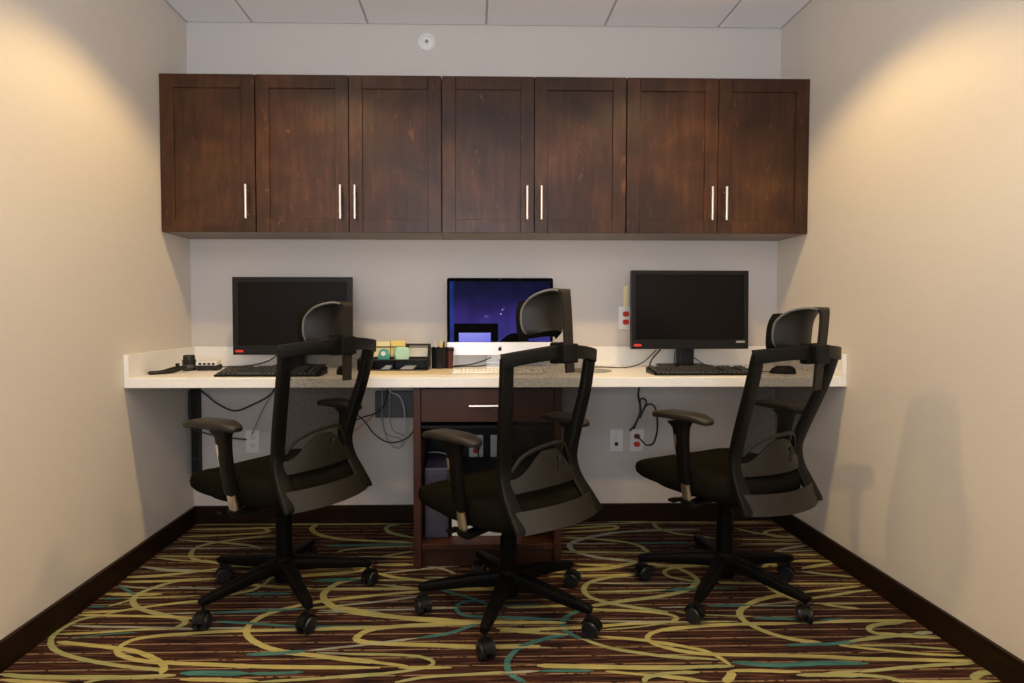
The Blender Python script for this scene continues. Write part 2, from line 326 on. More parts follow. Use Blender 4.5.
# carpet curves: colour letter and width in mm, then floor points in mm
STROKES = '''G20 -1504,-1324 -1406,-1339 -1258,-1344 -1082,-1348 -969,-1340
Y16 -1483,-1351 -1387,-1366 -1233,-1383
G14 -1223,-1372 -1161,-1351 -1082,-1348
G18 -1421,-968 -1476,-1002 -1496,-1075 -1483,-1132 -1437,-1186 -1363,-1227 -1262,-1262 -1149,-1291 -1044,-1309 -1005,-1314
Y20 -1456,-1144 -1377,-1158 -1247,-1184 -1157,-1209 -1080,-1250 -1028,-1293 -1016,-1334
Y20 -1004,-1098 -1114,-1108 -1200,-1131 -1228,-1173 -1220,-1208 -1179,-1237 -1090,-1266 -921,-1285
Y14 -1490,-1094 -1356,-1087 -1232,-1071 -1101,-1066
T9 -1427,-1130 -1346,-1104 -1224,-1087
S13 -1475,-1036 -1380,-1047 -1242,-1054 -1017,-1068
G22 -1196,-665 -1283,-691 -1346,-751 -1375,-809 -1359,-865 -1301,-920 -1181,-973 -1110,-999 -1088,-1031 -1109,-1064
Y19 -1495,-690 -1362,-689 -1194,-671
G14 -1502,-650 -1386,-643 -1226,-598
S13 -1496,-543 -1382,-571 -1233,-582
Y21 -1502,-798 -1392,-806 -1281,-803
T13 -1491,-726 -1424,-775 -1383,-809
T12 -1492,-839 -1406,-834
G13 -1406,-834 -1254,-828 -1129,-818
S10 -1493,-722 -1369,-751 -1156,-755
T14 -1505,-901 -1434,-899
G14 -1434,-899 -1399,-872 -1373,-842
Y16 -1499,-945 -1377,-936 -1287,-905 -1110,-860
Y16 -1502,-962 -1358,-970 -1176,-983 -1066,-997
G11 -1421,-968 -1352,-931 -1315,-920
G16 -1514,-21 -1295,-20 -970,-18
Y24 -1492,-93 -1268,-89 -1040,-65
Y20 -1493,-192 -1329,-177 -1130,-146 -1096,-120 -1132,-86
G19 -1493,-233 -1292,-267 -1129,-307 -1049,-356
G22 -1013,-183 -1147,-207 -1292,-267 -1358,-326 -1352,-407 -1300,-474 -1192,-507 -1094,-540 -1006,-552
S15 -1507,-335 -1262,-340 -966,-334
Y18 -1505,-426 -1353,-434 -1149,-444
G14 -1487,-444 -1376,-476 -1267,-491
S14 -1499,-542 -1365,-585 -1154,-599
Y18 -1511,-645 -1346,-624 -1158,-569
Y19 -1502,-689 -1315,-686 -1118,-666
S10 -1248,-744 -1055,-762
G14 -1067,-610 -868,-595
Y18 -965,-669 -824,-659
Y19 -977,-723 -858,-752 -761,-757
G16 -934,-594 -908,-661 -919,-733 -955,-784 -1057,-831
T24 -961,-809 -780,-808
T19 -977,-955 -832,-944 -710,-935
S10 -1194,-958 -977,-955
Y16 -1261,-898 -1151,-869 -1050,-848
G16 -1099,-550 -1040,-504
Y23 -432,-829 -551,-851 -663,-880 -753,-924 -822,-974 -854,-1042 -848,-1095 -810,-1146 -741,-1195 -662,-1225 -570,-1244 -466,-1268 -362,-1286
T19 -797,-1233 -699,-1228 -609,-1215
S12 -609,-1215 -487,-1194 -379,-1173
S11 -574,-1227 -447,-1238 -368,-1245
Y18 -1069,-1103 -943,-1090 -811,-1085 -665,-1083 -511,-1079 -395,-1072
T15 -986,-1019 -827,-1040 -685,-1059 -548,-1065 -412,-1065
S13 -1085,-1071 -966,-1067 -852,-1066
T16 -1011,-958 -998,-956 -845,-947 -693,-933
G12 -693,-933 -547,-905 -423,-885
S10 -642,-963 -412,-956
Y20 -986,-1278 -829,-1292 -675,-1304 -357,-1315
T25 -961,-1331 -872,-1332 -753,-1337
T16 -753,-1337 -664,-1337 -588,-1333
Y18 -946,-1363 -828,-1368 -709,-1377
G13 -708,-1380 -538,-1367 -353,-1343
Y23 -1270,-682 -1118,-667
S12 -1236,-753 -1040,-763
G14 -1173,-885 -1058,-848
Y22 -957,-670 -676,-638 -567,-612 -516,-573 -618,-567 -790,-578
G18 -1301,-616 -1158,-570 -1032,-505
G16 -1266,-475 -1153,-519 -1018,-543
T36 -711,-693 -529,-688
T19 -947,-805 -780,-808
G24 -1174,-22 -871,-29 -382,-30
Y26 -873,-20 -890,-91 -834,-174 -725,-233 -570,-262 -356,-291
G24 -447,-31 -512,-71 -486,-154 -362,-230
T26 -769,-326 -615,-317 -355,-306
G17 -693,-398 -650,-371 -519,-343 -352,-335
G14 -590,-449 -339,-467
G15 -492,-458 -418,-426 -346,-394
Y28 -488,-543 -331,-546
S16 -457,-633 -313,-597 -181,-569 -128,-564
S16 -274,-561 -206,-589 -146,-639
Y22 -474,-628 -404,-668 -320,-692 -239,-712
Y13 -463,-698 -319,-701
G16 -441,-740 -273,-781
Y19 -702,-772 -529,-772 -273,-778
Y19 -927,-733 -803,-756 -702,-772
Y19 -623,-864 -516,-843 -369,-816 -271,-802
S13 -583,-912 -434,-884 -268,-840
Y27 -532,-669 -617,-722 -652,-807 -632,-872 -570,-935 -477,-973 -345,-1004 -231,-1028 -117,-1040
S13 -639,-948 -424,-949 -136,-941
Y19 -607,-1074 -405,-1071 -116,-1057
T23 -725,-702 -529,-687
G16 -949,-670 -796,-645 -640,-619 -527,-608
Y25 -58,-1052 -195,-1056 -331,-1067 -429,-1091 -463,-1141 -435,-1166 -349,-1179 -187,-1192 -58,-1203 150,-1202
S13 -505,-1200 -413,-1180 -255,-1145
T17 -255,-1145 -151,-1116 -58,-1052 -8,-998 1,-939 -57,-877 -164,-809 -196,-783
T17 -6,-924 -57,-881 -116,-899 -133,-944 -100,-996 -22,-1007 170,-1020
Y24 -566,-920 -450,-967 -339,-1001 -197,-1022 -58,-1045 166,-1050
S10 -253,-934 -130,-937
Y29 -172,-784 -56,-786 196,-774
Y13 -135,-741 38,-750
S13 -274,-675 -137,-678
G10 -534,-1069 -398,-1072 -126,-1057
G14 -497,-1236 -340,-1243 -245,-1256 -197,-1284 -216,-1316 -326,-1344 -469,-1366
Y15 -492,-1262 -364,-1289 -271,-1309
Y17 -300,-1316 -137,-1319
G13 -302,-1391 -206,-1366 -59,-1354 36,-1346
T11 36,-1346 135,-1343
Y20 10,-1087 160,-1109
G17 52,-941 179,-936
T10 16,-925 181,-917
T19 332,-961 274,-1004 245,-1058 253,-1118 296,-1163
G17 296,-1163 376,-1218 458,-1248 551,-1273 649,-1286
T19 261,-1131 185,-1154 95,-1200 50,-1257 35,-1310 47,-1362 85,-1399
Y20 25,-1054 163,-1050 260,-1055
Y19 22,-1107 158,-1096 316,-1087 507,-1064 649,-1053
Y13 23,-1100 122,-1118 254,-1133
T13 26,-1017 235,-1031
S13 262,-1038 441,-1049 717,-1059
Y17 58,-941 212,-933 322,-931
Y18 318,-954 389,-962 531,-976 625,-997 662,-1026 634,-1057
G22 614,-665 493,-691 404,-735 369,-795 380,-862 444,-911 537,-951 643,-987
G23 357,-939 476,-903 636,-867 758,-820 833,-752 849,-698 819,-621 765,-579 677,-557
G18 912,-582 800,-600 738,-639 752,-696 844,-735
S11 395,-740 591,-751 848,-753
G16 364,-820 574,-816 700,-807
T23 692,-810 830,-801
Y14 216,-638 341,-630
Y22 244,-676 531,-669 616,-659
Y22 359,-621 504,-604 646,-546
G14 379,-551 509,-584
Y36 107,-773 200,-778
Y17 352,-1148 479,-1170 569,-1198 669,-1233
Y17 723,-1089 620,-1100 543,-1130 516,-1167 534,-1204 589,-1234 660,-1256
G9 360,-1107 500,-1090 626,-1060
Y24 129,-1314 225,-1320 435,-1331 631,-1335
S11 12,-1351 132,-1343
T13 132,-1343 222,-1343 299,-1345
Y13 335,-1348 426,-1365 540,-1382 607,-1398
G17 622,-1359 535,-1362 458,-1380 435,-1407
Y9 18,-1208 184,-1212
G24 589,-5 870,-35 1093,-45 1319,-56
S18 430,-67 682,-51 870,-35
Y23 369,-172 560,-148 655,-123 633,-88 376,-122
S26 1076,-145 856,-149 652,-177 472,-253 389,-326 394,-409 475,-478 572,-512 654,-531
G22 360,-238 472,-253 624,-294 705,-344 733,-438
G23 873,-26 867,-113 923,-188 1008,-225 1108,-266
G22 334,-419 547,-428 786,-440
S13 348,-320 617,-326
T21 693,-320 899,-319 1078,-340
Y22 653,-535 511,-594 373,-611
Y16 381,-561 558,-570
G16 715,-588 813,-576 962,-587
Y20 573,-1118 683,-1094 862,-1078 1086,-1076
G15 1086,-1076 1166,-1071 1310,-1057
Y23 1142,-858 1070,-879 994,-914 926,-966 896,-1016 900,-1072 944,-1139 1014,-1184 1089,-1203
T20 804,-941 974,-940
S10 972,-945 1176,-910
S10 972,-945 1155,-948
S10 624,-952 765,-948
G10 672,-983 750,-1006 942,-1025
T19 937,-1036 1103,-1045
T14 1168,-1054 1261,-1052
G11 591,-1059 717,-1059 871,-1058
Y20 1114,-740 1112,-810 1136,-869 1176,-910
Y16 927,-745 1080,-761 1286,-765 1495,-770
Y15 1142,-858 1230,-838 1370,-812 1480,-792
G15 1233,-887 1338,-865 1453,-834
G11 1207,-934 1387,-938
Y15 1237,-935 1297,-959 1363,-975
T11 771,-803 984,-799
Y17 552,-1186 637,-1223 686,-1247 715,-1287 730,-1325
Y19 545,-1210 610,-1246 717,-1265 902,-1274 1159,-1293
G12 529,-1261 617,-1280 705,-1294
T24 743,-1309 876,-1328 1003,-1320 1141,-1321
G17 506,-1336 629,-1331 740,-1330
Y17 718,-1354 801,-1355 929,-1365
G18 909,-1380 998,-1382 1098,-1389
G13 1004,-1372 1114,-1364
Y27 723,-1356 704,-1385 675,-1412
Y11 492,-1381 576,-1397 630,-1408
T17 958,-1216 1065,-1211 1131,-1210 1225,-1190
G11 1129,-1213 1196,-1235
Y16 1346,-612 1502,-564
G16 1324,-651 1407,-681 1506,-708
Y20 1181,-547 1514,-543
Y22 1169,-608 1221,-572 1290,-538
Y22 1203,-537 1221,-572 1272,-606
Y24 1112,-46 1500,-53
G23 1261,-129 1331,-197 1411,-233 1506,-274
G19 1504,-145 1412,-171 1376,-214 1421,-251 1512,-243
Y16 1187,-280 1501,-299
G19 1188,-342 1487,-343
S19 1308,-439 1395,-394 1492,-368
S15 1326,-439 1498,-424
Y18 1371,-474 1495,-477
Y24 1346,-539 1501,-542
Y20 1336,-621 1500,-573
G18 1329,-650 1411,-681 1503,-707
S14 1212,-667 1259,-639
G14 1233,-895 1390,-849 1506,-826
G13 1211,-934 1501,-935
Y18 1437,-1083 1361,-1088 1306,-1113 1308,-1146 1385,-1156
Y16 928,-754 1108,-761
Y14 1018,-634 1106,-626
Y20 1165,-1071 1303,-1063 1505,-1067
G18 1464,-1074 1379,-1086 1313,-1107 1298,-1140 1342,-1160 1403,-1170 1508,-1182
S20 1433,-1155 1510,-1144
G20 1184,-1197 1337,-1168 1433,-1155
T15 1073,-1218 1130,-1210 1184,-1197
G11 1168,-1223 1329,-1226 1417,-1240 1504,-1253
Y14 1136,-1222 1249,-1248 1360,-1273 1500,-1289
Y19 1033,-1288 1214,-1301 1394,-1312 1500,-1320
T17 1014,-1322 1166,-1325
G16 1108,-1369 1241,-1351 1373,-1338 1498,-1330
G18 983,-1376 1098,-1384 1177,-1400 1208,-1423
G22 1513,-1377 1479,-1382 1439,-1401 1427,-1422
Y14 1178,-1415 1309,-1422 1497,-1423'''

# ------------------------------------------------------------------ room shell
XW = 1.52; H = 2.561; YF = -4.6
w = MB().box(-XW-.12, XW+.12, 0, .12, 0, H+.2); struct(w.build('wall_back', M_wallb, smooth=False))
w = MB().box(-XW-.12, -XW, YF, 0, 0, H+.2); struct(w.build('wall_left', M_wall, smooth=False))
w = MB().box(XW, XW+.12, YF, 0, 0, H+.2); struct(w.build('wall_right', M_wall, smooth=False))
# suspended ceiling: tiles drop a little below the grid bars
cx = [-XW, -1.19, -.606, -.004, .604, 1.190, XW]
cy = [0]; 
while cy[-1] > YF: cy.append(max(YF, cy[-1]-.605))
mb = MB(); mb.box(-XW, XW, YF, 0, H+.012, H+.05)
for i in range(len(cx)-1):
    for j in range(len(cy)-1):
        mb.box(cx[i]+.006, cx[i+1]-.006, cy[j+1]+.006, cy[j]-.006, H, H+.014, bev=.003, seg=1)
struct(mb.build('ceiling', M_ceil, smooth=False))
mb = MB()
for x in cx[1:-1]: mb.box(x-.007, x+.007, YF, 0, H+.005, H+.0125)
for y in cy[1:-1]: mb.box(-XW, XW, y-.007, y+.007, H+.005, H+.0125)
mb.box(-XW, XW, -.008, 0, H+.002, H+.012); mb.box(-XW, -XW+.008, YF, 0, H+.002, H+.012); mb.box(XW-.008, XW, YF, 0, H+.002, H+.012)
struct(mb.build('trim_1', M_tbar, smooth=False))
for nm, a in (('baseboard_back', (-XW, XW, -.016, 0)), ('baseboard_left', (-XW, -XW+.016, YF, -.016)), ('baseboard_right', (XW-.016, XW, YF, -.016))):
    struct(MB().box(*a, 0, .093, bev=.003).build(nm, M_base, smooth=False))

# floor: carpet base with the tufted curves inlaid in the same mesh
fm = bmesh.new()
fv = [fm.verts.new(p) for p in ((-XW-.12, YF, 0), (XW+.12, YF, 0), (XW+.12, .12, 0), (-XW-.12, .12, 0))]; fm.faces.new(fv)
fb = [fm.verts.new(p) for p in ((-XW-.12, YF, -.1), (XW+.12, YF, -.1), (XW+.12, .12, -.1), (-XW-.12, .12, -.1))]; fm.faces.new(fb[::-1])
for i in range(4): fm.faces.new((fv[i], fb[i], fb[(i+1) % 4], fv[(i+1) % 4]))
rnd = random.Random(4)
MI = {'Y': 1, 'G': 2, 'S': 3, 'T': 4}
strokes = []
for ln in STROKES.split('\n'):
    t = ln.split(); strokes.append((t[0][0], int(t[0][1:])/1000, [tuple(int(q)/1000 for q in a.split(',')) for a in t[1:]]))
extra = []
for c, wd, p in strokes:
    my = sum(q[1] for q in p)/len(p)
    for k in (1, 2, 3):
        if max(q[1] for q in p) < -.36: extra.append((c, wd, [(q[0], q[1]-1.08*k) for q in p]))
zc = 0
for c, wd, p in strokes+extra:
    zc += 1
    z = .0004+zc*4e-6
    Q = crom([Vector((x, y, 0)) for x, y in p], 7) if len(p) > 2 else [Vector((*p[0], 0)).lerp(Vector((*p[1], 0)), i/8) for i in range(9)]
    n = len(Q); ring = []
    for i, q in enumerate(Q):
        T = (Q[min(i+1, n-1)]-Q[max(i-1, 0)]).normalized(); N = Vector((-T.y, T.x, 0))
        e = min(1, .35+min(i, n-1-i)*.3)
        hw = wd/2*e*(1+.10*rnd.uniform(-1, 1))
        A = q+N*hw; B = q-N*hw
        for v in (A, B): v.x = max(-XW, min(XW, v.x)); v.y = min(0, v.y); v.z = z
        ring.append((fm.verts.new(A), fm.verts.new(B)))
    for i in range(n-1):
        try:
            f = fm.faces.new((ring[i][0], ring[i][1], ring[i+1][1], ring[i+1][0])); f.material_index = MI[c]
            f.normal_update()
            if f.normal.z < 0: f.normal_flip()
        except ValueError: pass
me = bpy.data.meshes.new('floor'); fm.to_mesh(me); fm.free()
struct(link('floor', me, None, mats=[M_carpet, M_Y, M_G, M_Sx, M_T]))

# recessed downlights (above the frame of the photo), each with its own beam
for i, (x, y, p) in enumerate(SPOTS):
    side = 'left' if x < 0 else 'right'; row = 'nearest the back wall' if y > -2 else 'further into the room'
    t = thing('recessed_downlight', 'round white recessed ceiling downlight on the %s side, %s' % (side, row), 'ceiling light', (x, y, H), group='ceiling downlights')
    MB().cyl((0, 0, 0), 0, 0, 32, rings=[(.070, 0), (.070, -.004), (.090, -.006), (.095, -.001), (.095, 0)]).build('trim_ring', M_white, t)
    MB().cyl((0, 0, -.0055), .066, .001, 32).build('lens', M_lamp, t)
    spot((x, y, H-.02), p)

# ------------------------------------------------------------------ upper cabinets
CD = .287; CB = 1.471; CT = 2.197
def handle_v(parent, x, z, y):
    mb = MB().tube([(x, y-.030, z-.078), (x, y-.030, z+.078)], .0062, 12, 0)
    for dz in (-.055, .055): mb.tube([(x, y+.001, z+dz), (x, y-.030, z+dz)], .0042, 8, 0)
    return mb.build('handle', M_steel, parent)
def shaker(x0, x1, z0, z1, y, th=.02, fr=.062):
    """door slab with a recessed centre panel; y is the front face"""
    mb = MB()
    mb.box(x0, x0+fr, y, y+th, z0, z1, bev=.0015, seg=1); mb.box(x1-fr, x1, y, y+th, z0, z1, bev=.0015, seg=1)
    mb.box(x0+fr, x1-fr, y, y+th, z1-fr, z1, bev=.0015, seg=1); mb.box(x0+fr, x1-fr, y, y+th, z0, z0+fr, bev=.0015, seg=1)
    mb.box(x0+fr-.003, x1-fr+.003, y+.009, y+th-.002, z0+fr-.003, z1-fr+.003)
    return mb
cabs = [(-1.5195, -1.0825, 1, 'single-door dark wood wall cabinet at the left wall'),
        (-1.0805, -.2185, 2, 'double-door dark wood wall cabinet above the left black monitor'),
        (-.2165, .6495, 2, 'double-door dark wood wall cabinet above the silver computer with the purple screen'),
        (.6515, 1.5195, 2, 'double-door dark wood wall cabinet at the right wall, above the right black monitor')]
for x0, x1, nd, lab in cabs:
    t = thing('wall_cabinet', lab, 'cabinet', ((x0+x1)/2, 0, CB), group='dark wood cabinets above the desk')
    cxm = (x0+x1)/2
    mb = MB(); a, b_ = x0-cxm, x1-cxm; hh = CT-CB; yb = -.004; yf = -CD+.021
    mb.box(a, a+.016, yf, yb, .0165, hh); mb.box(b_-.016, b_, yf, yb, .0165, hh); mb.box(a+.016, b_-.016, yf, yb, hh-.016, hh)
    mb.box(a+.016, b_-.016, -.012, yb, .02, hh-.016)
    mb.box(a+.016, b_-.016, yf, -.012, hh/2-.008, hh/2+.008)
    mb.build('body', M_wood, t, smooth=False)
    MB().box(a, b_, yf, yb, 0, .016).build('bottom_panel', M_under, t, smooth=False)
    wd = (b_-a)/nd
    for k in range(nd):
        d0 = a+k*wd+.0015; d1 = a+(k+1)*wd-.0015
        d = shaker(d0, d1, 0, hh, -CD).build('door', M_wood, t, smooth=False)
        hx = d1-.034 if (nd == 1 or k == 0) else d0+.030
        handle_v(d, hx, .137, -CD)

# ------------------------------------------------------------------ worktop
DT = .8237; DB = .7815; DD = .614
t = thing('worktop', 'long cream stone worktop running from the left wall to the right wall', 'desk', (0, 0, DB))
MB().box(-XW+.001, XW-.001, -DD, -.001, 0, DT-DB, bev=.003).build('slab', M_counter, t, smooth=False)
sh = .9207-DB
MB().box(-XW+.021, XW-.021, -.020, -.001, DT-DB, sh, bev=.002).build('backsplash', M_counter, t, smooth=False)
for sx in (-1, 1):
    MB().box(min(sx*(XW-.001), sx*(XW-.0205)), max(sx*(XW-.001), sx*(XW-.0205)), -DD, -.001, DT-DB+.0002, sh, bev=.002).build('side_splash', M_counter, t, smooth=False)

# steel bracket under the left end
t = thing('desk_bracket', 'black steel wall bracket under the left end of the worktop', 'bracket', (-1.490, 0, .25))
MB().box(-.017, .017, -.05, -.002, 0, .531, bev=.002).build('upright', M_blackmetal, t, smooth=False)
MB().box(-.017, .017, -.26, -.002, .486, .531, bev=.002).build('arm', M_blackmetal, t, smooth=False)
for z_ in (.03, .10, .25): MB().cyl((0, -.0505, z_), .005, -.003, 10, axis='y').build('bolt', M_grey, t)

# ------------------------------------------------------------------ pedestal cabinet
PX0, PX1, PY = -.3245, .308, -.594
t = thing('pedestal_cabinet', 'dark wood pedestal cabinet with one drawer and open shelf under the middle of the worktop', 'cabinet', ((PX0+PX1)/2, -.30, 0))
px = (PX1-PX0)/2; yf = PY+.30; yb = .26
PH = DB-.001
for s_ in (-1, 1): MB().box(min(s_*px, s_*(px-.032)), max(s_*px, s_*(px-.032)), yf, yb, 0, PH, bev=.002, seg=1).build('side_panel', M_woodp, t, smooth=False)
MB().box(-px+.0325, px-.0325, yf+.006, yb, .082, .104, bev=.001, seg=1).build('shelf', M_woodp, t, smooth=False)
MB().box(-px+.0325, px-.0325, yf+.03, yf+.048, 0, .082).build('kick_board', M_woodp, t, smooth=False)
MB().box(-px+.0325, px-.0325, yb-.014, yb, .105, PH-.16).build('back_shade_panel', M_blackmetal, t, smooth=False)  # black sheet stands in for shade at the unlit back of the compartment
MB().box(-px+.0325, px-.0325, yf+.03, yb, .60, .612).build('drawer_rail', M_blackmetal, t, smooth=False)
dr = MB().box(-px+.034, px-.034, yf, yf+.02, .632, PH-.006, bev=.0015, seg=1).build('drawer', M_woodp, t, smooth=False)
mb = MB(); hx0, hx1, hz = -.088-(PX0+PX1)/2, .071-(PX0+PX1)/2, .704
mb.tube([(hx0, yf-.032, hz), (hx1, yf-.032, hz)], .0062, 12, 0)
for q in (hx0+.03, hx1-.03): mb.tube([(q, yf+.001, hz), (q, yf-.032, hz)], .0042, 8, 0)
mb.build('handle', M_steel, dr)

# outlets -------------------------------------------------------------
def duplex(mb, z, mi=1): pass
def outlet(name, label, x, y, z, face, two=True, ph=.118, pw=.072):
    o = thing(name, label, 'outlet', (x, y, z))
    MB().box(-pw/2, pw/2, -.006, -.0005, -ph/2, ph/2, bev=.0025).build('plate', M_white, o)
    for dz in (.021, -.021):
        mb = MB(); r = .0165
        poly = [(r*math.copysign(abs(math.cos(a))**.7, math.cos(a)), .82*r*math.copysign(abs(math.sin(a))**.7, math.sin(a))) for a in [2*PI*i/20 for i in range(20)]]
        mtx = Matrix.Translation((0, 0, dz)) @ Matrix.Rotation(PI/2, 4, 'X')
        mb.prism(poly, .004, .009, mtx)
        q = mb.build('receptacle', face, o)
        mb = MB()
        for sx in (-.006, .006): mb.box(sx-.001, sx+.001, -.0096, -.0088, dz-.002, dz+.007)
        mb.cyl((0, -.0088, dz-.008), .0022, -.0008, 8, axis='y')
        mb.build('slots', M_rub, q, smooth=False)
    return o
outlet('wall_outlet', 'wall outlet with two red sockets above the worktop, left of the right monitor', .724, 0, 1.068, M_red)
outlet('wall_outlet', 'wall outlet with red sockets under the worktop, beside the small data plate', .788, 0, .427, M_red)
outlet('wall_outlet', 'white wall outlet under the worktop, seen between the left armrest and the left chair back', -1.213, 0, .428, M_whites)
o = outlet('wall_outlet', 'wall outlet with red plug inside the open pedestal cabinet', -.056, -.056, .41, M_red)
o = thing('data_plate', 'white data plate with a small black jack under the worktop', 'wall plate', (.680, 0, .427))
MB().box(-.034, .034, -.006, -.0005, -.058, .058, bev=.0025).build('plate', M_white, o)
MB().box(-.009, .009, -.009, -.005, -.028, -.010, bev=.001).build('jack', M_rub, o)
MB().cyl((0, -.0055, .012), .006, -.003, 12, axis='y').build('coax_jack', M_steel, o)
o = thing('blank_plate', 'blank white wall plate inside the pedestal cabinet, right of the outlet', 'wall plate', (.054, -.056, .41))
MB().box(-.036, .036, -.006, -.0005, -.059, .059, bev=.0025).build('plate', M_white, o)
MB().cyl((0, -.0055, .042), .003, -.0015, 10, axis='y').build('screw', M_steel, o)
# round sprinkler plate high on the back wall
o = thing('sprinkler_plate', 'round white sprinkler cover high on the back wall above the cabinets', 'sprinkler', (-.306, 0, 2.474))
MB().cyl((0, 0, 0), 0, 0, 36, axis='y', rings=[(.046, -.0005), (.046, -.004), (.040, -.010), (.030, -.012), (.028, -.008), (.012, -.007), (0.004, -.007)]).build('cover', M_white, o)
MB().cyl((0, 0, 0), 0, 0, 16, axis='y', rings=[(.010, -.0075), (.009, -.018), (.004, -.022), (.003, -.024)]).build('nozzle', M_steel, o)
# sticky note behind the right monitor
tag(MB().box(.712, .736, -.0016, -.0006, 1.115, 1.235).build('sticky_note', M_pale, smooth=False), 'narrow yellow note stuck on the wall at the left edge of the right monitor', 'note')

# power box on the wall
o = thing('power_box', 'dark grey power box on the wall left of the pedestal cabinet', 'power box', (-.462, 0, .556))
MB().box(-.112, .112, -.045, -.001, 0, .136, bev=.004).build('case', M_grey, o, smooth=False)
MB().box(-.107, -.06, -.048, -.0455, .03, .10, bev=.001).build('cover', M_grey, o, smooth=False)

# ------------------------------------------------------------------ cords
def cord(label, pts, r, m, cat='cord', name='electric_cable', group='cords hanging under the worktop'):
    o = MB().tube(pts, r, 8, 6).build(name, m); return tag(o, label, cat, group)
def W2(P, ys):
    n = len(P); return [(p[0], ys if not isinstance(ys, (list, tuple)) else ys[0]+(ys[1]-ys[0])*i/(n-1), p[1]) for i, p in enumerate(P)]
cord('black cord sagging under the left end of the worktop', W2([(-1.468, .70), (-1.43, .672), (-1.38, .631), (-1.293, .593), (-1.201, .624), (-1.099, .685), (-1.07, .775)], -.035), .0042, M_cord)
cord('grey cord dropping straight to the left white outlet', W2([(-1.09, .778), (-1.102, .69), (-1.154, .596), (-1.211, .47)], -.022), .003, M_gcord)
cord('black cord running from the left bracket to the left white outlet', W2([(-1.508, .70), (-1.512, .626), (-1.512, .549), (-1.490, .503), (-1.43, .477), (-1.336, .456), (-1.235, .444)], [-.065, -.03]), .004, M_cord)
cord('black cord crossing in front of the power box side and curling to the pedestal', W2([(-.74, .66), (-.672, .588), (-.62, .539), (-.58, .483), (-.524, .442), (-.476, .433), (-.42, .45), (-.383, .482), (-.345, .54)], -.070), .0035, M_cord)
cord('dark cord rising across the left edge of the power box', W2([(-.76, .50), (-.706, .529), (-.634, .565), (-.57, .585), (-.522, .63), (-.506, .702), (-.505, .778)], -.085), .0032, M_cord)
cord('thin brown cord slanting up to the power box', W2([(-.74, .43), (-.687, .481), (-.598, .554), (-.555, .60)], -.060), .0025, M_orange)
cord('looped dark cord hanging below the power box', W2([(-.53, .778), (-.53, .705), (-.531, .633), (-.531, .553), (-.512, .48), (-.448, .456), (-.428, .432), (-.448, .404), (-.488, .416), (-.52, .472), (-.542, .561)], [-.092, -.052]), .003, M_gcord)
cord('grey cord dropping in front of the power box and bending right', W2([(-.489, .778), (-.489, .706), (-.49, .658), (-.49, .554), (-.471, .498), (-.415, .474)], -.100), .0028, M_gcord)
cord('white cord arching down over the right of the power box', W2([(-.50, .775), (-.488, .703), (-.44, .675), (-.417, .607), (-.413, .478)], -.110), .0028, M_wcord)
cord('black cord bundle tied and hanging under the right part of the worktop', W2([(.789, .778), (.789, .709), (.786, .664), (.797, .609), (.793, .568), (.77, .513), (.743, .482)], -.034), .0055, M_cord)
cord('tied loop of black cord beside the hanging bundle', W2([(.794, .604), (.793, .645), (.811, .652), (.824, .635), (.814, .604), (.787, .556), (.76, .494)], -.048), .0045, M_cord)
o = cord('black cord curving from the bundle round to the red outlet', W2([(.788, .551), (.812, .605), (.832, .623), (.859, .619), (.877, .585), (.885, .496), (.868, .42), (.834, .407), (.812, .425), (.792, .447)], [-.062, -.024]), .0042, M_cord)
MB().cyl((.788, -.010, .448), .013, -.022, 16, r2=.009, axis='y').build('plug', M_cord, o)
o = cord('red plug and short cord inside the pedestal cabinet', [(-.048, -.078, .40), (-.046, -.10, .385), (-.043, -.10, .35), (-.046, -.09, .31)], .003, M_cord)
MB().cyl((-.048, -.066, .405), .014, -.022, 14, r2=.010, axis='y').build('plug', M_darkred, o)
tag(MB().tube([(-.285, -.28, .43), (-.25, -.30, .437), (-.21, -.32, .436), (-.17, -.33, .425)], .0035, 8, 5).build('data_cable', M_gcord), 'pale cable above the violet tower inside the pedestal cabinet', 'cable')
DG = 'cords lying on the worktop'
dz = DT+.0035
cord('black cord behind the left keyboard running to the left black monitor', [(-1.33, -.13, dz), (-1.24, -.10, dz), (-1.15, -.09, dz+.01), (-1.08, -.10, dz+.035), (-1.03, -.13, dz+.07)], .003, M_cord, group=DG)
cord('thin black cord hanging from the left black monitor', [(-1.02, -.20, DT+.075), (-1.00, -.24, DT+.03), (-.96, -.28, dz)], .003, M_cord, group=DG)
cord('black cord behind the silver computer stand', [(-.17, -.10, dz), (-.10, -.085, dz+.004), (-.03, -.08, dz+.02), (.02, -.06, dz+.04)], .003, M_cord, group=DG)
cord('second thin cord left of the silver computer stand', [(-.19, -.16, dz), (-.12, -.13, dz), (-.05, -.12, dz), (-.01, -.09, dz+.002)], .0026, M_cord, group=DG)
cord('long thin cord curving left from the right monitor', [(.48, -.15, dz), (.58, -.17, dz), (.68, -.20, dz), (.76, -.20, dz+.025), (.83, -.19, dz+.085)], .0028, M_cord, group=DG)
cord('thick black cord dropping from the right monitor to the worktop', [(.85, -.19, DT+.09), (.80, -.23, DT+.05), (.775, -.26, DT+.012), (.775, -.27, dz)], .004, M_cord, group=DG)
cord('thin cord between the right monitor stand and the keyboard', [(.93, -.17, DT+.085), (.90, -.25, DT+.03), (.89, -.30, dz)], .0026, M_cord, group=DG)
cord('thin cord right of the right monitor stand', [(1.03, -.15, DT+.05), (1.06, -.22, DT+.02), (1.11, -.30, dz)], .0026, M_cord, group=DG)
cord('thin mouse cord on the right end of the worktop', [(1.12, -.30, dz), (1.18, -.35, dz), (1.22, -.42, dz), (1.262, -.470, dz+.006)], .0022, M_cord, group=DG)

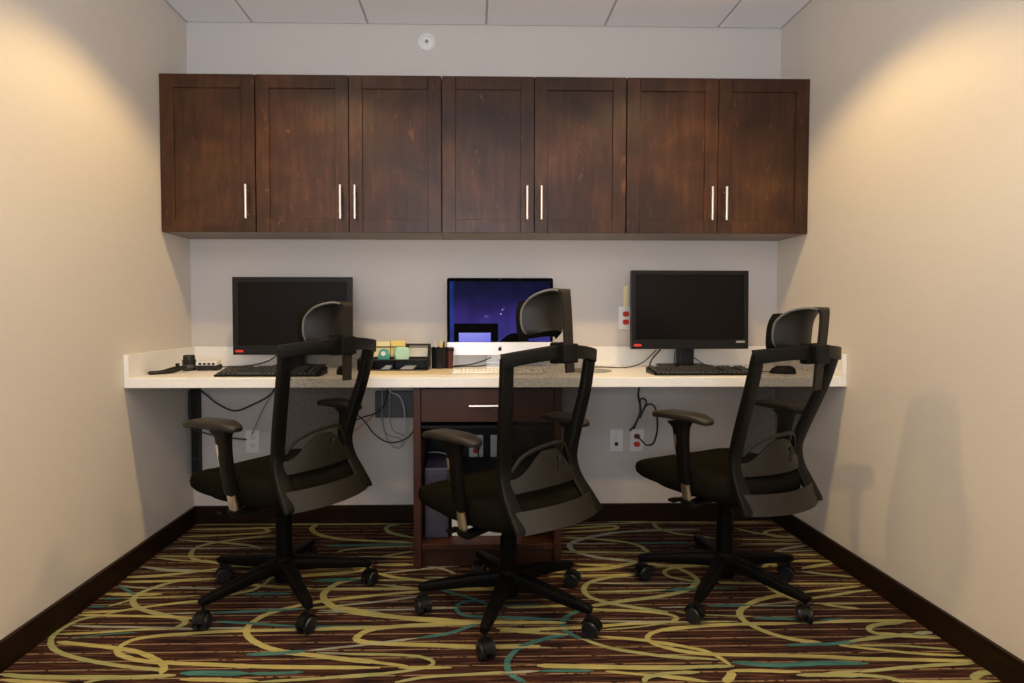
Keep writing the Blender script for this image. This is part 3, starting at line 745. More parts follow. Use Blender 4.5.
# ------------------------------------------------------------------ monitors and computers
def monitor(name, label, x0, x1, z0, z1, y, bez, chin, tilt=0, yaw=0, badge=True):
    cxm = (x0+x1)/2; w2 = (x1-x0)/2; h = z1-z0
    t = thing(name, label, 'monitor', (cxm, y, DT), yaw)
    zb = z0-DT; R = Matrix.Translation((0, 0, zb)) @ Matrix.Rotation(tilt, 4, 'X')
    mb = MB()
    # frame ring in front + rear shell
    d = .012
    mb.box(-w2, -w2+bez, 0, d*2, 0, h, bev=.002, mtx=R); mb.box(w2-bez, w2, 0, d*2, 0, h, bev=.002, mtx=R)
    mb.box(-w2+bez-.002, w2-bez+.002, 0, d*2, h-bez, h, bev=.002, mtx=R); mb.box(-w2+bez-.002, w2-bez+.002, 0, d*2, 0, chin, bev=.002, mtx=R)
    mb.box(-w2+.004, w2-.004, d*2, .050, .004, h-.004, bev=.008, mtx=R)
    mb.box(-w2*.6, w2*.6, .048, .070, h*.15, h*.8, bev=.01, mtx=R)
    mb.build('casing', M_bezel, t, smooth=False)
    MB().box(-w2+bez-.001, w2-bez+.001, .005, .02, chin-.001, h-bez+.001, mtx=R).build('screen', M_screen, t, smooth=False)
    if badge:
        MB().box(-w2+.012, -w2+.050, -.0012, .001, .013, .024, bev=.0008, seg=1, mtx=R).build('badge', M_redlogo, t, smooth=False)
    s = MB(); s.box(-.035, .035, .072, .105, .010, zb+h*.4, bev=.006)
    s.build('stand_neck', M_bezel, t, smooth=False)
    MB().box(-.12, .12, -.05, .15, 0, .012, bev=.004).build('stand_base', M_bezel, t, smooth=False)
    return t, R, w2
t, R, w2 = monitor('monitor', 'black flat monitor with thin red badge on the left of the worktop', -1.231, -.656, .891, 1.2675, -.20, .026, .046)
MB().box(-w2+.008, -w2+.016, -.001, .001, .042, .046, mtx=R).build('button', M_key, t)
t, R, w2 = monitor('monitor', 'black all-in-one computer with thick bezel and grey label on the right of the worktop', .703, 1.285, .918, 1.303, -.20, .022, .046, tilt=-.02, yaw=.015)
MB().box(w2-.062, w2-.018, -.0012, .001, .030, .040, mtx=R).build('label_plate', M_gcord, t, smooth=False)
MB().cyl((0, -.0006, .376), .003, -.001, 10, axis='y').build('webcam', M_rub, t)
# extra front column of the all-in-one stand
MB().box(-.036, .036, .04, .075, .010, .115, bev=.006).build('stand_front', M_rub, t, smooth=False)

# silver computer with purple screen
def night_screen():
    M = bpy.data.materials.new('night_sky_screen'); M.use_nodes = True; nt = M.node_tree; L = nt.links.new
    b = nt.nodes['Principled BSDF']; b.inputs['Base Color'].default_value = (.0015, .0015, .003, 1); b.inputs['Roughness'].default_value = .4; b.inputs['Specular IOR Level'].default_value = .015
    tc = nt.nodes.new('ShaderNodeTexCoord'); sp = nt.nodes.new('ShaderNodeSeparateXYZ'); L(tc.outputs['Object'], sp.inputs[0])
    mr = nt.nodes.new('ShaderNodeMapRange'); mr.inputs[1].default_value = .13; mr.inputs[2].default_value = .45; L(sp.outputs['Z'], mr.inputs[0])
    cr = nt.nodes.new('ShaderNodeValToRGB'); e = cr.color_ramp.elements
    e[0].position = 0; e[0].color = (.050, .044, .26, 1); e[1].position = 1; e[1].color = (.003, .004, .016, 1)
    q = e.new(.38); q.color = (.032, .020, .15, 1); q = e.new(.7); q.color = (.008, .007, .045, 1)
    L(mr.outputs[0], cr.inputs[0])
    nz = nt.nodes.new('ShaderNodeTexNoise'); nz.inputs['Scale'].default_value = 9; L(tc.outputs['Object'], nz.inputs['Vector'])
    mm = nt.nodes.new('ShaderNodeMapRange'); mm.inputs[1].default_value = .3; mm.inputs[2].default_value = .7; mm.inputs[3].default_value = .38; mm.inputs[4].default_value = .78; L(nz.outputs['Fac'], mm.inputs[0])
    # blue rim on the left edge of the picture
    rx = nt.nodes.new('ShaderNodeMapRange'); rx.inputs[1].default_value = -.258; rx.inputs[2].default_value = -.225; rx.inputs[3].default_value = 1; rx.inputs[4].default_value = 0; L(sp.outputs['X'], rx.inputs[0])
    mx = nt.nodes.new('ShaderNodeMix'); mx.data_type = 'RGBA'; mx.inputs[7].default_value = (.012, .05, .28, 1); L(rx.outputs[0], mx.inputs[0]); L(cr.outputs[0], mx.inputs[6])
    L(mx.outputs[2], b.inputs['Emission Color']); L(mm.outputs[0], b.inputs['Emission Strength'])
    return M
M_night = night_screen()
M_glow = mat('screen_blue_rect', (.01, .01, .02), .2, emit=((.06, .055, .42), 1.0))
M_star = mat('screen_star', (.1, .1, .2), .2, emit=((.25, .20, .6), 1.0))
t = thing('computer', 'slim silver all-in-one computer with purple night screen in the middle of the worktop', 'computer', (.0645, -.10, DT))
w2 = .2665; zb = .883-DT; zt = 1.2695-DT; zc_ = .9475-DT
def rrect(x0, x1, z0, z1, r, corners=(1, 1, 1, 1)):
    P = []
    for (cx_, cz_, a0, on) in ((x1-r, z1-r, 0, corners[0]), (x0+r, z1-r, 90, corners[1]), (x0+r, z0+r, 180, corners[2]), (x1-r, z0+r, 270, corners[3])):
        if on:
            for k in range(6): a = math.radians(a0+18*k); P.append((cx_+r*math.cos(a), cz_+r*math.sin(a)))
        else:
            a = math.radians(a0+45); P.append((cx_+r*math.copysign(1, math.cos(a)), cz_+r*math.copysign(1, math.sin(a))))
    return P
RX = Matrix.Rotation(PI/2, 4, 'X')   # (x,y,z)->(x,-z,y): polygon in XZ, extrude towards -Y
MB().prism(rrect(-w2, w2, zb, zt, .012), -.022, 0, RX, bev=.003).build('rear_shell', M_alu, t, smooth=False)
MB().prism(rrect(-w2, w2, zc_, zt, .010, (1, 1, 0, 0)), 0, .004, RX).build('bezel', M_void, t, smooth=False)
sc = MB().box(-w2+.014, w2-.014, -.0048, -.0038, zc_+.001, zt-.017).build('screen', M_night, t, smooth=False)
MB().prism(rrect(-w2, w2, zb, zc_, .012, (0, 0, 1, 1)), 0, .006, RX, bev=.002).build('chin', M_alu, t, smooth=False)
# dark and blue rectangles, a dark blob and stars laid on the screen
mb = MB(); mb.box(-.232, -.010, -.0056, -.0049, zc_+.001, zc_+.094); mb.build('dark_rect', M_void, sc, smooth=False)
mb = MB(); mb.box(-.207, -.047, -.0062, -.0057, zc_+.001, zc_+.047); mb.build('blue_rect', M_glow, sc, smooth=False)
mb = MB(); mb.prism([(.0, zc_+.001)]+[(.005+.14*i/12, zc_+.001+.045*math.sin(PI*(i+.4)/12.8)**.8) for i in range(13)]+[(.15, zc_+.001)], .0049, .0055, RX); mb.build('chair_reflection', M_void, sc, smooth=False)  # dark blob paints a chair's reflection onto the screen
mb = MB()
for (x, z, r) in ((.012, .163, .003), (.004, .142, .003), (-.070, .135, .0016), (-.062, .128, .0016), (.02, .172, .0014), (-.075, .127, .0014)): mb.cyl((x, -.0049, zc_+z), r, -.0008, 8, axis='y')
mb.build('stars', M_star, sc)
# dark fruit mark on the chin: bitten round body and a leaf
cz_ = (zb+zc_)/2; P = []
for k in range(40):
    a = 2*PI*k/40+PI/2; r = .0105*(1-.10*abs(math.cos(a))**3)
    x = r*math.cos(a); z = r*math.sin(a)*(1.0)
    if abs(x) < .003: z *= .86
    d = math.hypot(x-.0125, z-.001)
    if d < .0058: k_ = .0058/d; x = .0125+(x-.0125)*k_; z = .001+(z-.001)*k_
    P.append((x, cz_-.002+z))
lf = [(.0+.0045*s+.0, cz_+.0085+.0065*s+.0018*math.sin(PI*s)) for s in (0, .25, .5, .75, 1)]+[(.0+.0045*s+.002*math.sin(PI*s), cz_+.0085+.0065*s-.0012*math.sin(PI*s)) for s in (.75, .5, .25)]
mb = MB(); mb.prism(P, .006, .0068, RX); mb.prism(lf, .006, .0068, RX); mb.build('fruit_mark', M_rub, t, smooth=False)
# stand: bent aluminium sheet
MB().band([(0, -.11+.02, .0035), (0, .02, .0035), (0, .060, .0055), (0, .062, .03), (0, .045, .10), (0, .026, .16)], .136, .006, (1, 0, 0), smooth=4, pw=8).build('stand', M_alu, t)
MB().cyl((0, -.0062, zt-.008), .0025, -.0006, 10, axis='y').build('webcam', M_grey, t)

# ------------------------------------------------------------------ keyboards, mice
def keyboard(name, label, xc, yc, wd, dp, m_body, m_key, h0, h1, rz=0, group=None):
    t = thing(name, label, 'keyboard', (xc, yc, DT), rz, group)
    mb = MB(); y0, y1 = -dp/2, dp/2; x0, x1 = -wd/2, wd/2
    V = [(x0, y0, .001), (x1, y0, .001), (x1, y1, .001), (x0, y1, .001), (x0, y0, h0), (x1, y0, h0), (x1, y1, h1), (x0, y1, h1)]
    tb = bmesh.new(); vs = [tb.verts.new(v) for v in V]
    for f in ((3, 2, 1, 0), (4, 5, 6, 7), (0, 1, 5, 4), (1, 2, 6, 5), (2, 3, 7, 6), (3, 0, 4, 7)): tb.faces.new([vs[i] for i in f])
    bmesh.ops.bevel(tb, geom=list(tb.edges), offset=.002, segments=2, affect='EDGES')
    me = bpy.data.meshes.new('case'); tb.to_mesh(me); tb.free(); link('case', me, m_body, t)
    kp = .0187*wd/.44; rows = 6; ky = (dp*.86)/rows
    keys = MB()
    def key(xa, xb, r):
        ya = y0+dp*.07+r*ky; yb_ = ya+ky*.78; s = (h1-h0)/dp
        za, zb_ = h0+(ya-y0)*s, h0+(yb_-y0)*s; kh = .008 if h1 > .02 else .003; ins = .0015
        V = [(xa, ya, za-.001), (xb, ya, za-.001), (xb, yb_, zb_-.001), (xa, yb_, zb_-.001),
             (xa+ins, ya+ins, za+kh), (xb-ins, ya+ins, za+kh), (xb-ins, yb_-ins, zb_+kh), (xa+ins, yb_-ins, zb_+kh)]
        keys.add(V, [(3, 2, 1, 0), (4, 5, 6, 7), (0, 1, 5, 4), (1, 2, 6, 5), (2, 3, 7, 6), (3, 0, 4, 7)])
    n = int((wd-.02)/kp)
    for r in range(rows):
        c = 0
        while c < n:
            span = 1
            if r == 0 and c == 4: span = 6
            if r in (1, 2, 3) and c == 0: span = 2
            if c+span > n: span = n-c
            if r == 0 or not (c in (15, 19)):
                if not (r == 5 and c in (1, 6)): key(x0+.01+c*kp+.0014, x0+.01+(c+span)*kp-.0014, r)
            c += span
    keys.build('keys', m_key, t, smooth=False)
    MB().box(x0+.02, x1-.02, y1-.02, y1-.008, 0, h1*.6).build('foot', m_body, t, smooth=False)
    return t
keyboard('keyboard', 'black keyboard in front of the left black monitor', -.945, -.500, .445, .150, M_plastic, M_key, .008, .030)
keyboard('keyboard', 'black keyboard in front of the right black all-in-one computer', .945, -.480, .455, .150, M_plastic, M_key, .008, .026)
keyboard('keyboard', 'white keyboard in front of the silver computer', .045, -.420, 0.43, .115, M_wcase, M_wkey, .005, .012)
def mouse(label, x, y, rz, m, L=.11, wd=.062, h=.036):
    t = thing('mouse', label, 'mouse', (x, y, DT), rz)
    mb = MB(); nu, nv = 24, 10; V = []; F = []
    for j in range(nv+1):
        v = j/nv*PI/2
        for i in range(nu):
            a = 2*PI*i/nu; V.append((wd/2*math.cos(a)*math.cos(v)**.6 if j < nv else 0, L/2*math.sin(a)*math.cos(v)**.6 if j < nv else 0, h*math.sin(v)**.9*(1-.18*math.sin(a)*math.cos(v))))
    for j in range(nv):
        for i in range(nu): F.append((j*nu+i, j*nu+(i+1) % nu, (j+1)*nu+(i+1) % nu, (j+1)*nu+i))
    F.append(tuple(range(nu))[::-1]); mb.add(V, F); bmesh.ops.remove_doubles(mb.bm, verts=mb.bm.verts, dist=1e-5); mb.build('shell', m, t)
    MB().cyl((-.003, L*.22, h*.80), .009, .006, 14, axis='x').build('scroll_wheel', M_gcord, t)
    return t
mouse('small black mouse right of the left keyboard', -.645, -.46, .3, M_plastic)
mouse('black mouse at the right end of the worktop, seen through the right chair mesh', 1.315, -.475, 1.2, M_plastic)
tag(MB().cyl((.47, -.33, DT+.0002), 0, 0, 40, rings=[(.105, 0), (.107, .0015), (.105, .003)]).build('mouse_pad', M_gcord), 'round grey mouse pad right of the white keyboard', 'mouse pad')

# ------------------------------------------------------------------ left end: camera-like gadgets
o = thing('black_canister', 'small black canister with a lid at the left end of the worktop', 'canister', (-1.402, -.285, DT))
MB().cyl((0, 0, 0), 0, 0, 28, rings=[(.026, .0), (.029, .003), (.029, .034), (.030, .036), (.030, .052)]).build('body', M_plastic2, o)
MB().cyl((0, 0, 0), 0, 0, 28, rings=[(.0255, .052), (.026, .066), (.024, .072), (.018, .074)]).build('lid', M_pad, o)
MB().cyl((0, 0, 0), 0, 0, 28, rings=[(.0292, .014), (.0294, .015), (.0294, .028), (.0292, .029)]).build('label_band', M_grey, o)
o = thing('port_hub', 'small black box with white top and dark ports beside the black canister', 'hub', (-1.318, -.265, DT), .05)
MB().box(-.050, .050, -.035, .035, .004, .026, bev=.004).build('case', M_plastic2, o, smooth=False)
q = MB().box(-.048, .046, -.030, .034, .026, .046, bev=.003, mtx=Matrix.Rotation(.12, 4, 'X')).build('white_top', M_white, o, smooth=False)
mb = MB()
for k in range(4): mb.box(-.035+k*.020, -.022+k*.020, -.0325, -.029, .032, .041, mtx=Matrix.Rotation(.12, 4, 'X'))
mb.build('ports', M_rub, q, smooth=False)
mb = MB(); mb.box(-.045, -.030, -.03, .03, 0, .005); mb.box(.03, .045, -.03, .03, 0, .005); mb.build('feet', M_rub, o, smooth=False)
ring = [(-1.475, -.490), (-1.45, -.470), (-1.415, -.425), (-1.385, -.37), (-1.395, -.345), (-1.425, -.36), (-1.46, -.42), (-1.485, -.47), (-1.475, -.490)]
o = tag(MB().tube([(x, y, DT+.0085+(.012 if i in (3, 4, 5) else 0)) for i, (x, y) in enumerate(ring)], .0075, 10, 5).build('strap', M_plastic2), 'black looped strap lying on the worktop in front of the black canister', 'strap')
MB().cyl((-1.420, -.36, DT+.012), .007, .028, 12, r2=.009).build('toggle', M_rub, o)

# ------------------------------------------------------------------ desk organiser and stationery
tag(MB().box(-.575, -.172, -.515, -.235, DT+.0003, DT+.003).build('desk_blotter', M_blot, smooth=False), 'tan desk blotter lying in front of the black organiser', 'desk mat')
ox0, ox1 = -.605, -.285; oz = DT
o = thing('desk_organizer', 'black wire-mesh desk organiser with tray shelves left of the silver computer', 'organizer', ((ox0+ox1)/2, -.21, DT+.0032))
hw = (ox1-ox0)/2
mb = MB(); R_ = .0035
def bar(a, b_): mb.tube([a, b_], R_, 6, 0)
prof = [(-.13, 0), (-.13, .046), (-.035, .052), (.02, .098), (.09, .108), (.09, 0)]
for s_ in (-hw, hw):
    for i in range(len(prof)): a = prof[i]; b_ = prof[(i+1) % len(prof)]; bar((s_, a[0], a[1]+R_), (s_, b_[0], b_[1]+R_))
for (y, z) in prof: bar((-hw, y, z+R_), (hw, y, z+R_))
bar((-.0, -.13, R_), (-.0, -.13, .046)); bar((-hw, -.035, R_), (-hw, -.035, .052)); bar((hw, -.035, R_), (hw, -.035, .052))
mb.build('frame', M_blackmetal, o)
mb = MB()
mb.box(-hw, hw, -.13, .09, .003, .005); mb.box(-hw, hw, -.12, -.03, .044, .046); mb.box(-hw, hw, .088, .09, 0, .108)
mb.box(-hw, hw, -.035, .088, .050, .052); mb.box(-hw, hw, -.036, -.034, .005, .050)
mb.prism([(-.13, .003), (-.13, .046), (-.035, .052), (.02, .098), (.09, .108), (.09, .003)], hw-.002, hw, Matrix(((0, 0, 1, 0), (1, 0, 0, 0), (0, 1, 0, 0), (0, 0, 0, 1))))
mb.prism([(-.13, .003), (-.13, .046), (-.035, .052), (.02, .098), (.09, .108), (.09, .003)], -hw, -hw+.002, Matrix(((0, 0, 1, 0), (1, 0, 0, 0), (0, 1, 0, 0), (0, 0, 0, 1))))
mb.box(-.001, .001, -.13, -.035, .005, .044)
mb.build('tray_panels', M_blackmetal, o, smooth=False)
ob = DT+.0032; oy = -.21; ocx = (ox0+ox1)/2
def stack(name, label, cat, x0, x1, y0, y1, z0, z1, m, n=1, parts='sheet'):
    mb = MB(); dz_ = (z1-z0)/n
    for k in range(n):
        j = .0008*((k*7) % 3-1); mb.box(x0+j, x1+j, y0, y1, z0+k*dz_, z0+(k+1)*dz_-.0003)
    return tag(mb.build(name, m, smooth=False), label, cat)
T_ = ob+.0525
stack('sticky_note_pad', 'pale cream note pad standing at the back of the black organiser', 'note pad', -.560, -.478, -.162, -.145, T_, T_+.074, M_pale, 1)
stack('sticky_note_pad', 'bright yellow note pad at the back of the black organiser, right of the cream pad', 'note pad', -.474, -.404, -.165, -.145, T_, T_+.079, M_yel, 1)
stack('paper_stack', 'white papers leaning in the right rear tray of the black organiser', 'papers', -.385, -.295, -.160, -.140, T_, T_+.052, M_paper, 3)
tt = thing('tape_dispenser', 'teal tape dispenser on the black organiser', 'tape dispenser', (-.492, -.292, ob+.0465))
MB().prism([(-.028, 0), (.028, 0), (.030, .012), (.022, .042), (.010, .052), (-.008, .052), (-.02, .040), (-.026, .015)], -.012, .012, RX, bev=.003).build('body', M_teal, tt)
MB().cyl((0, .014, .030), 0, 0, 20, axis='y', rings=[(.004, -.028), (.011, -.028), (.011, -.0), (.004, -.0)]).build('tape_roll', M_white, tt)
tt = thing('mint_cube', 'pale mint note cube on the black organiser, right of the tape dispenser', 'note cube', (-.408, -.292, ob+.0465), .35)
MB().prism([(-.028, 0), (.028, 0), (.036, .026), (.030, .058), (-.030, .058), (-.036, .026)], -.026, .026, RX, bev=.005).build('body', M_mint, tt, smooth=False)
MB().box(-.020, .020, -.018, .018, .0575, .061).build('top_sheet', M_mint, tt, smooth=False)
tt = thing('glue_bottle', 'amber tub inside the lower left tray of the black organiser', 'tub', (-.572, -.30, ob+.0055))
MB().cyl((0, 0, 0), 0, 0, 18, rings=[(.018, 0), (.019, .004), (.019, .028), (.015, .032)]).build('body', M_orange, tt)
MB().cyl((0, 0, .032), .016, .009, 18).build('lid', M_darkred, tt)
for (x0, x1, z, lab) in ((-.50, -.46, .01, 'silver clips in the lower middle of the black organiser'), (-.41, -.35, .01, 'folded pale slips in the lower right of the black organiser')):
    mb = MB()
    for k in range(4): mb.box(x0+k*.006, x1+k*.004, -.325+k*.006, -.30+k*.006, ob+.006+k*.004, ob+.008+k*.004, mtx=None)
    tag(mb.build('paper_clips' if x0 < -.45 else 'paper_slips', M_steel if x0 < -.45 else M_paper, smooth=False), lab, 'clips' if x0 < -.45 else 'paper')
tt = thing('pen_cup', 'black mesh pen cup right of the organiser', 'pen cup', (-.236, -.215, DT+.0032))
MB().cyl((0, 0, 0), 0, 0, 24, rings=[(.036, 0), (.038, .1), (.0395, .102), (.036, .103), (.034, .01)]).build('cup', M_blackmetal, tt)
for (dx, dy, m_, lab) in ((-.012, .0, M_wcord, 'white pen leaning left in the black cup'), (.008, .006, M_yel, 'yellow highlighter standing in the black cup'), (.018, -.008, M_cord, 'black pen leaning right in the black cup')):
    p = tag(MB().tube([(-.236+dx*.6, -.215+dy, DT+.016), (-.236+dx*1.4, -.215+dy*2, DT+.128)], .0042 if m_ is not M_yel else .007, 10, 0).build('pen', m_), lab, 'pen')
    MB().cyl((-.236+dx*1.4, -.215+dy*2, DT+.126), .0035, .010, 8, r2=.002).build('cap', m_, p)
tt = thing('small_tumbler', 'narrow dark red tumbler between the pen cup and the silver computer', 'tumbler', (-.185, -.20, DT+.0002))
MB().cyl((0, 0, 0), 0, 0, 20, rings=[(.016, 0), (.020, .10), (.021, .103), (.018, .103), (.015, .01)]).build('body', M_darkred, tt)
MB().cyl((0, 0, .085), .0205, .012, 20, r2=.0208).build('rim_band', M_rub, tt)

# ------------------------------------------------------------------ things in the pedestal
zs = .1042
tt = thing('tower_unit', 'violet-grey tower standing at the left inside the open pedestal cabinet', 'computer tower', (-.232, -.34, zs))
MB().box(-.052, .052, -.17, .17, 0, .31, bev=.006).build('case', M_violet, tt, smooth=False)
MB().box(-.044, .044, -.174, -.169, .02, .29, bev=.002).build('front_panel', M_violet, tt, smooth=False)
tt = thing('paper_box', 'white paper box at the bottom of the open pedestal cabinet', 'box', (.02, -.33, zs))
MB().box(-.185, .12, -.16, .16, 0, .105, bev=.003).build('carton', M_white, tt, smooth=False)
MB().box(-.02, .012, -.1625, -.1595, .02, .045).build('printed_patch', M_gcord, tt, smooth=False)
MB().box(-.186, .121, -.162, .12, .085, .106, bev=.002).build('lid_flap', M_white, tt, smooth=False)
tt = thing('printer', 'black printer with silver top edge inside the open pedestal cabinet', 'printer', (-.02, -.31, zs+.1063))
MB().box(-.13, .17, -.17, .17, 0, .150, bev=.006).build('body', M_rub, tt, smooth=False)
MB().box(-.132, .172, -.172, .17, .1505, .164, bev=.003).build('lid', M_rub, tt, smooth=False)
MB().box(-.130, .170, -.178, -.1722, .150, .165, bev=.001, seg=1).build('silver_edge', M_alu, tt, smooth=False)
MB().box(-.10, .14, -.176, -.168, .04, .062).build('paper_slot', M_grey, tt, smooth=False)
MB().box(-.09, .13, -.19, -.168, .012, .02, bev=.002).build('tray', M_plastic2, tt, smooth=False)

# ------------------------------------------------------------------ office chairs
def chair(label, cx_, cy_, head, base_angle, rec, lift, armh, hd, seed, slide=(0, 0)):
    rd = random.Random(seed)
    t = thing('office_chair', label, 'chair', (cx_, cy_, 0), math.radians(head-90), 'high-back mesh office chairs at the worktop')
    PV = Vector((0, -.05, .42)); rr = math.radians(rec); c, sn = math.cos(rr), math.sin(rr)
    def B(p):                                     # recline the back and lift it
        d = Vector(p)-PV; return PV+Vector((d.x, d.y*c-d.z*sn, d.y*sn+d.z*c+lift))
    def Hd(p): return B(Vector(p)+Vector((0, 0, hd)))
    def U(p): return Vector(p)+Vector((0, 0, lift))
    # ---- base
    hub = MB().cyl((0, 0, 0), 0, 0, 28, rings=[(.030, .060), (.036, .062), (.040, .085), (.050, .100), (.052, .128), (.040, .150), (.034, .158)])
    hub.build('base_hub', M_pbase, t)
    a0 = math.radians(base_angle-(head-90))
    for k in range(5):
        a = a0+2*PI*k/5; d = Vector((math.cos(a), math.sin(a), 0)); s_ = Vector((-d.y, d.x, 0)); RB = .318
        P = [d*.030+Vector((0, 0, .124)), d*.12+Vector((0, 0, .117)), d*.22+Vector((0, 0, .104)), d*.30+Vector((0, 0, .094)), d*(RB+.012)+Vector((0, 0, .090))]
        lg = MB().band(P, [.056, .048, .040, .034, .026], [.052, .044, .036, .030, .020], s_, smooth=4, pw=5).build('base_leg', M_pbase, t)
        # caster: stem, hood and two wheels
        sw = rd.uniform(0, 2*PI); cp = d*RB
        Mx = Matrix.Translation(cp) @ Matrix.Rotation(sw, 4, 'Z')
        cs = MB()
        cs.cyl((0, 0, .062), .008, .024, 12, mtx=Mx)
        for sx in (-1, 1):
            xs = sx*.0155
            cs.cyl((0, 0, 0), 0, 0, 26, axis='x', mtx=Mx @ Matrix.Translation((xs, -.012, .0285)), rings=[(.012, -.010), (.025, -.010), (.0282, -.006), (.0282, .006), (.025, .010), (.012, .010)])
        cs.build('caster', M_wheel, lg)
        hd_ = MB()
        for i in range(1):
            Pn = [Vector((0, -.012+.033*math.cos(q), .0285+.033*math.sin(q))) for q in [math.radians(x) for x in range(20, 171, 15)]]
            hd_.sweep([Mx @ p for p in Pn], lambda i, f: [(-.016, -.002), (.016, -.002), (.016, .003), (-.016, .003)], side=(Mx.to_3x3() @ Vector((1, 0, 0))))
        hd_.build('caster_hood', M_plastic, lg)
    MB().cyl((0, 0, 0), 0, 0, 24, rings=[(.031, .150), (.031, .300+lift), (.026, .302+lift), (.026, .330+lift), (.022, .331+lift), (.022, .372+lift)]).build('gas_column', M_pbase, t)
    # ---- mechanism and levers
    mb = MB().box(-.085, .085, -.14, .10, .365+lift, .405+lift, bev=.012); mb.box(-.055, .055, -.09, .05, .345+lift, .367+lift, bev=.008)
    mb.build('tilt_mechanism', M_pbase, t, smooth=False)
    for sx, y in ((1, .0), (-1, .03)):
        lv = MB().tube([(sx*.07, y, .372+lift), (sx*.16, y+.01, .370+lift), (sx*.215, y+.015, .364+lift)], .0055, 8, 4); lv.box(min(sx*.20, sx*.245), max(sx*.20, sx*.245), y+.002, y+.03, .357+lift, .369+lift, bev=.004)
        lv.build('lever', M_plastic, t)
    # ---- seat: contoured cushion on a pan
    def outline(a, sx, sy, n):
        cc, s2 = math.cos(a), math.sin(a); return sx*math.copysign(abs(cc)**(2/n), cc), sy*math.copysign(abs(s2)**(2/n), s2)
    def seat_top(x, y):
        fr = ss(.14, .36, y); z = .490-.038*fr+.010*ss(-.05, -.2, y)+.012*ss(.12, .23, abs(x))*(1-fr)-.006*math.exp(-((x/.12)**2+((y+.02)/.14)**2)); return z+lift
    V = []; F = []; NA = 56; prof = [(.0, 1), (.35, 1), (.62, 1), (.82, .995), (.93, .94), (.985, .78), (1.0, .5), (.99, .2), (.95, .03), (.6, 0), (0, 0)]
    for (r, f) in prof:
        for i in range(NA):
            a = 2*PI*i/NA; ox, oy_ = outline(a, .240, .283, 4.6); wx = 1-.05*ss(0, .24, oy_)-.10*ss(.05, -.24, oy_)
            x, y = ox*r*wx, .055+oy_*r
            zt_ = seat_top(x, y); zb_ = .403+lift
            V.append((x, y, zb_+(zt_-zb_)*f))
    for j in range(len(prof)-1):
        for i in range(NA): F.append((j*NA+i, j*NA+(i+1) % NA, (j+1)*NA+(i+1) % NA, (j+1)*NA+i))
    mb = MB(); mb.add(V, F); bmesh.ops.remove_doubles(mb.bm, verts=mb.bm.verts, dist=1e-5); mb.build('seat', M_fab, t)
    P = [outline(2*PI*i/40, .212, .222, 3.8) for i in range(40)]
    mb = MB().prism([(x*(1-.10*ss(.05, -.24, y)), y+.015) for x, y in P], .394+lift, .408+lift, bev=.004)
    for yy in (.12, .17, .21): mb.box(-.12, .12, yy-.008, yy+.008, .386+lift, .396+lift)
    mb.build('seat_pan', M_pbase, t, smooth=False)
    # ---- armrests
    for sx in (-1, 1):
        q = Vector((sx, 1, 1))
        def A(x, y, z, w_=1): return Vector((sx*x, y, z+armh*w_+lift))
        ar = MB()
        Pp = [A(.290, -.045, .688), A(.289, -.048, .66), A(.282, -.046, .60), A(.268, -.042, .52), A(.2545, -.038, .455)]
        ar.band(Pp, [.105, .062, .052, .048, .046], [.050, .036, .033, .031, .030], (0, 1, 0), smooth=4, pw=5)
        ao = ar.build('armrest', M_plastic, t)
        # chrome insert on the sleeve and chrome inner post
        MB().band([A(.2860+.0175, -.030, .635), A(.2715+.0168, -.028, .555)], .013, .003, (0, 1, 0), smooth=0).build('chrome_insert', M_chrome, ao)
        MB().band([A(.256, -.038, .462), A(.240, -.033, .385, .3)], .036, .020, (0, 1, 0), smooth=0).build('chrome_post', M_chrome, ao)
        MB().band([A(.243, -.034, .392, .3), A(.236, -.033, .372, 0), A(.20, -.03, .368, 0), A(.06, -.02, .376, 0)], [.046, .050, .050, .050], [.028, .026, .018, .016], (0, 1, 0), smooth=3, pw=5).build('arm_bracket', M_plastic, ao)
        # pad: boat-shaped, slightly turned in
        N_ = 40; poly = []
        for i in range(N_):
            a = 2*PI*i/N_; x, y = outline(a, .043, .127, 3.2); poly.append((x*(1-.12*ss(0, .15, -y)), y))
        V = []; F = []
        for (r, z) in ((.90, -.016), (.97, -.012), (1, -.004), (1, .004), (.965, .010), (.88, .0135), (.5, .015), (0, .0155)):
            for (x, y) in poly:
                xx, yy = x*r, y*(r if r > .9 else r); zz = z*.82-.010*ss(.06, .13, abs(yy))
                ang = -.10*sx
                so = slide if sx < 0 else (0, 0)
                V.append(A(.277+so[0], -.020+so[1], .705)+Vector((xx*math.cos(ang)-yy*math.sin(ang)*1, xx*math.sin(ang)+yy*math.cos(ang), zz)))
        k = len(poly)
        for j in range(7):
            for i in range(k): F.append((j*k+i, j*k+(i+1) % k, (j+1)*k+(i+1) % k, (j+1)*k+i))
        F.append(tuple(range(k))[::-1])
        mb = MB(); mb.add(V, F); bmesh.ops.remove_doubles(mb.bm, verts=mb.bm.verts, dist=1e-5); mb.build('arm_pad', M_pad, ao)
    # ---- back frame
    RP = [(.203, -.254, .960), (.202, -.250, .93), (.194, -.230, .83), (.181, -.202, .73), (.169, -.178, .64), (.165, -.170, .58), (.168, -.184, .52), (.174, -.222, .462), (.176, -.254, .418), (.176, -.262, .402)]
    WX = [.046, .048, .048, .048, .048, .048, 0.054, .062, .068, .068]; TY = [.024, .026, .028, .030, .030, .028, .026, .022, .018, .014]
    mb = MB()
    for sx in (-1, 1):
        mb.band([B((sx*x, y, z)) for x, y, z in RP], WX, TY, (1, 0, 0), smooth=4, pw=5)
    TP = []
    for i in range(13):
        u = -1+2*i/12; TP.append(B((.222*u, -.254-.060*(1-u*u), .951+.020*(1-u*u))))
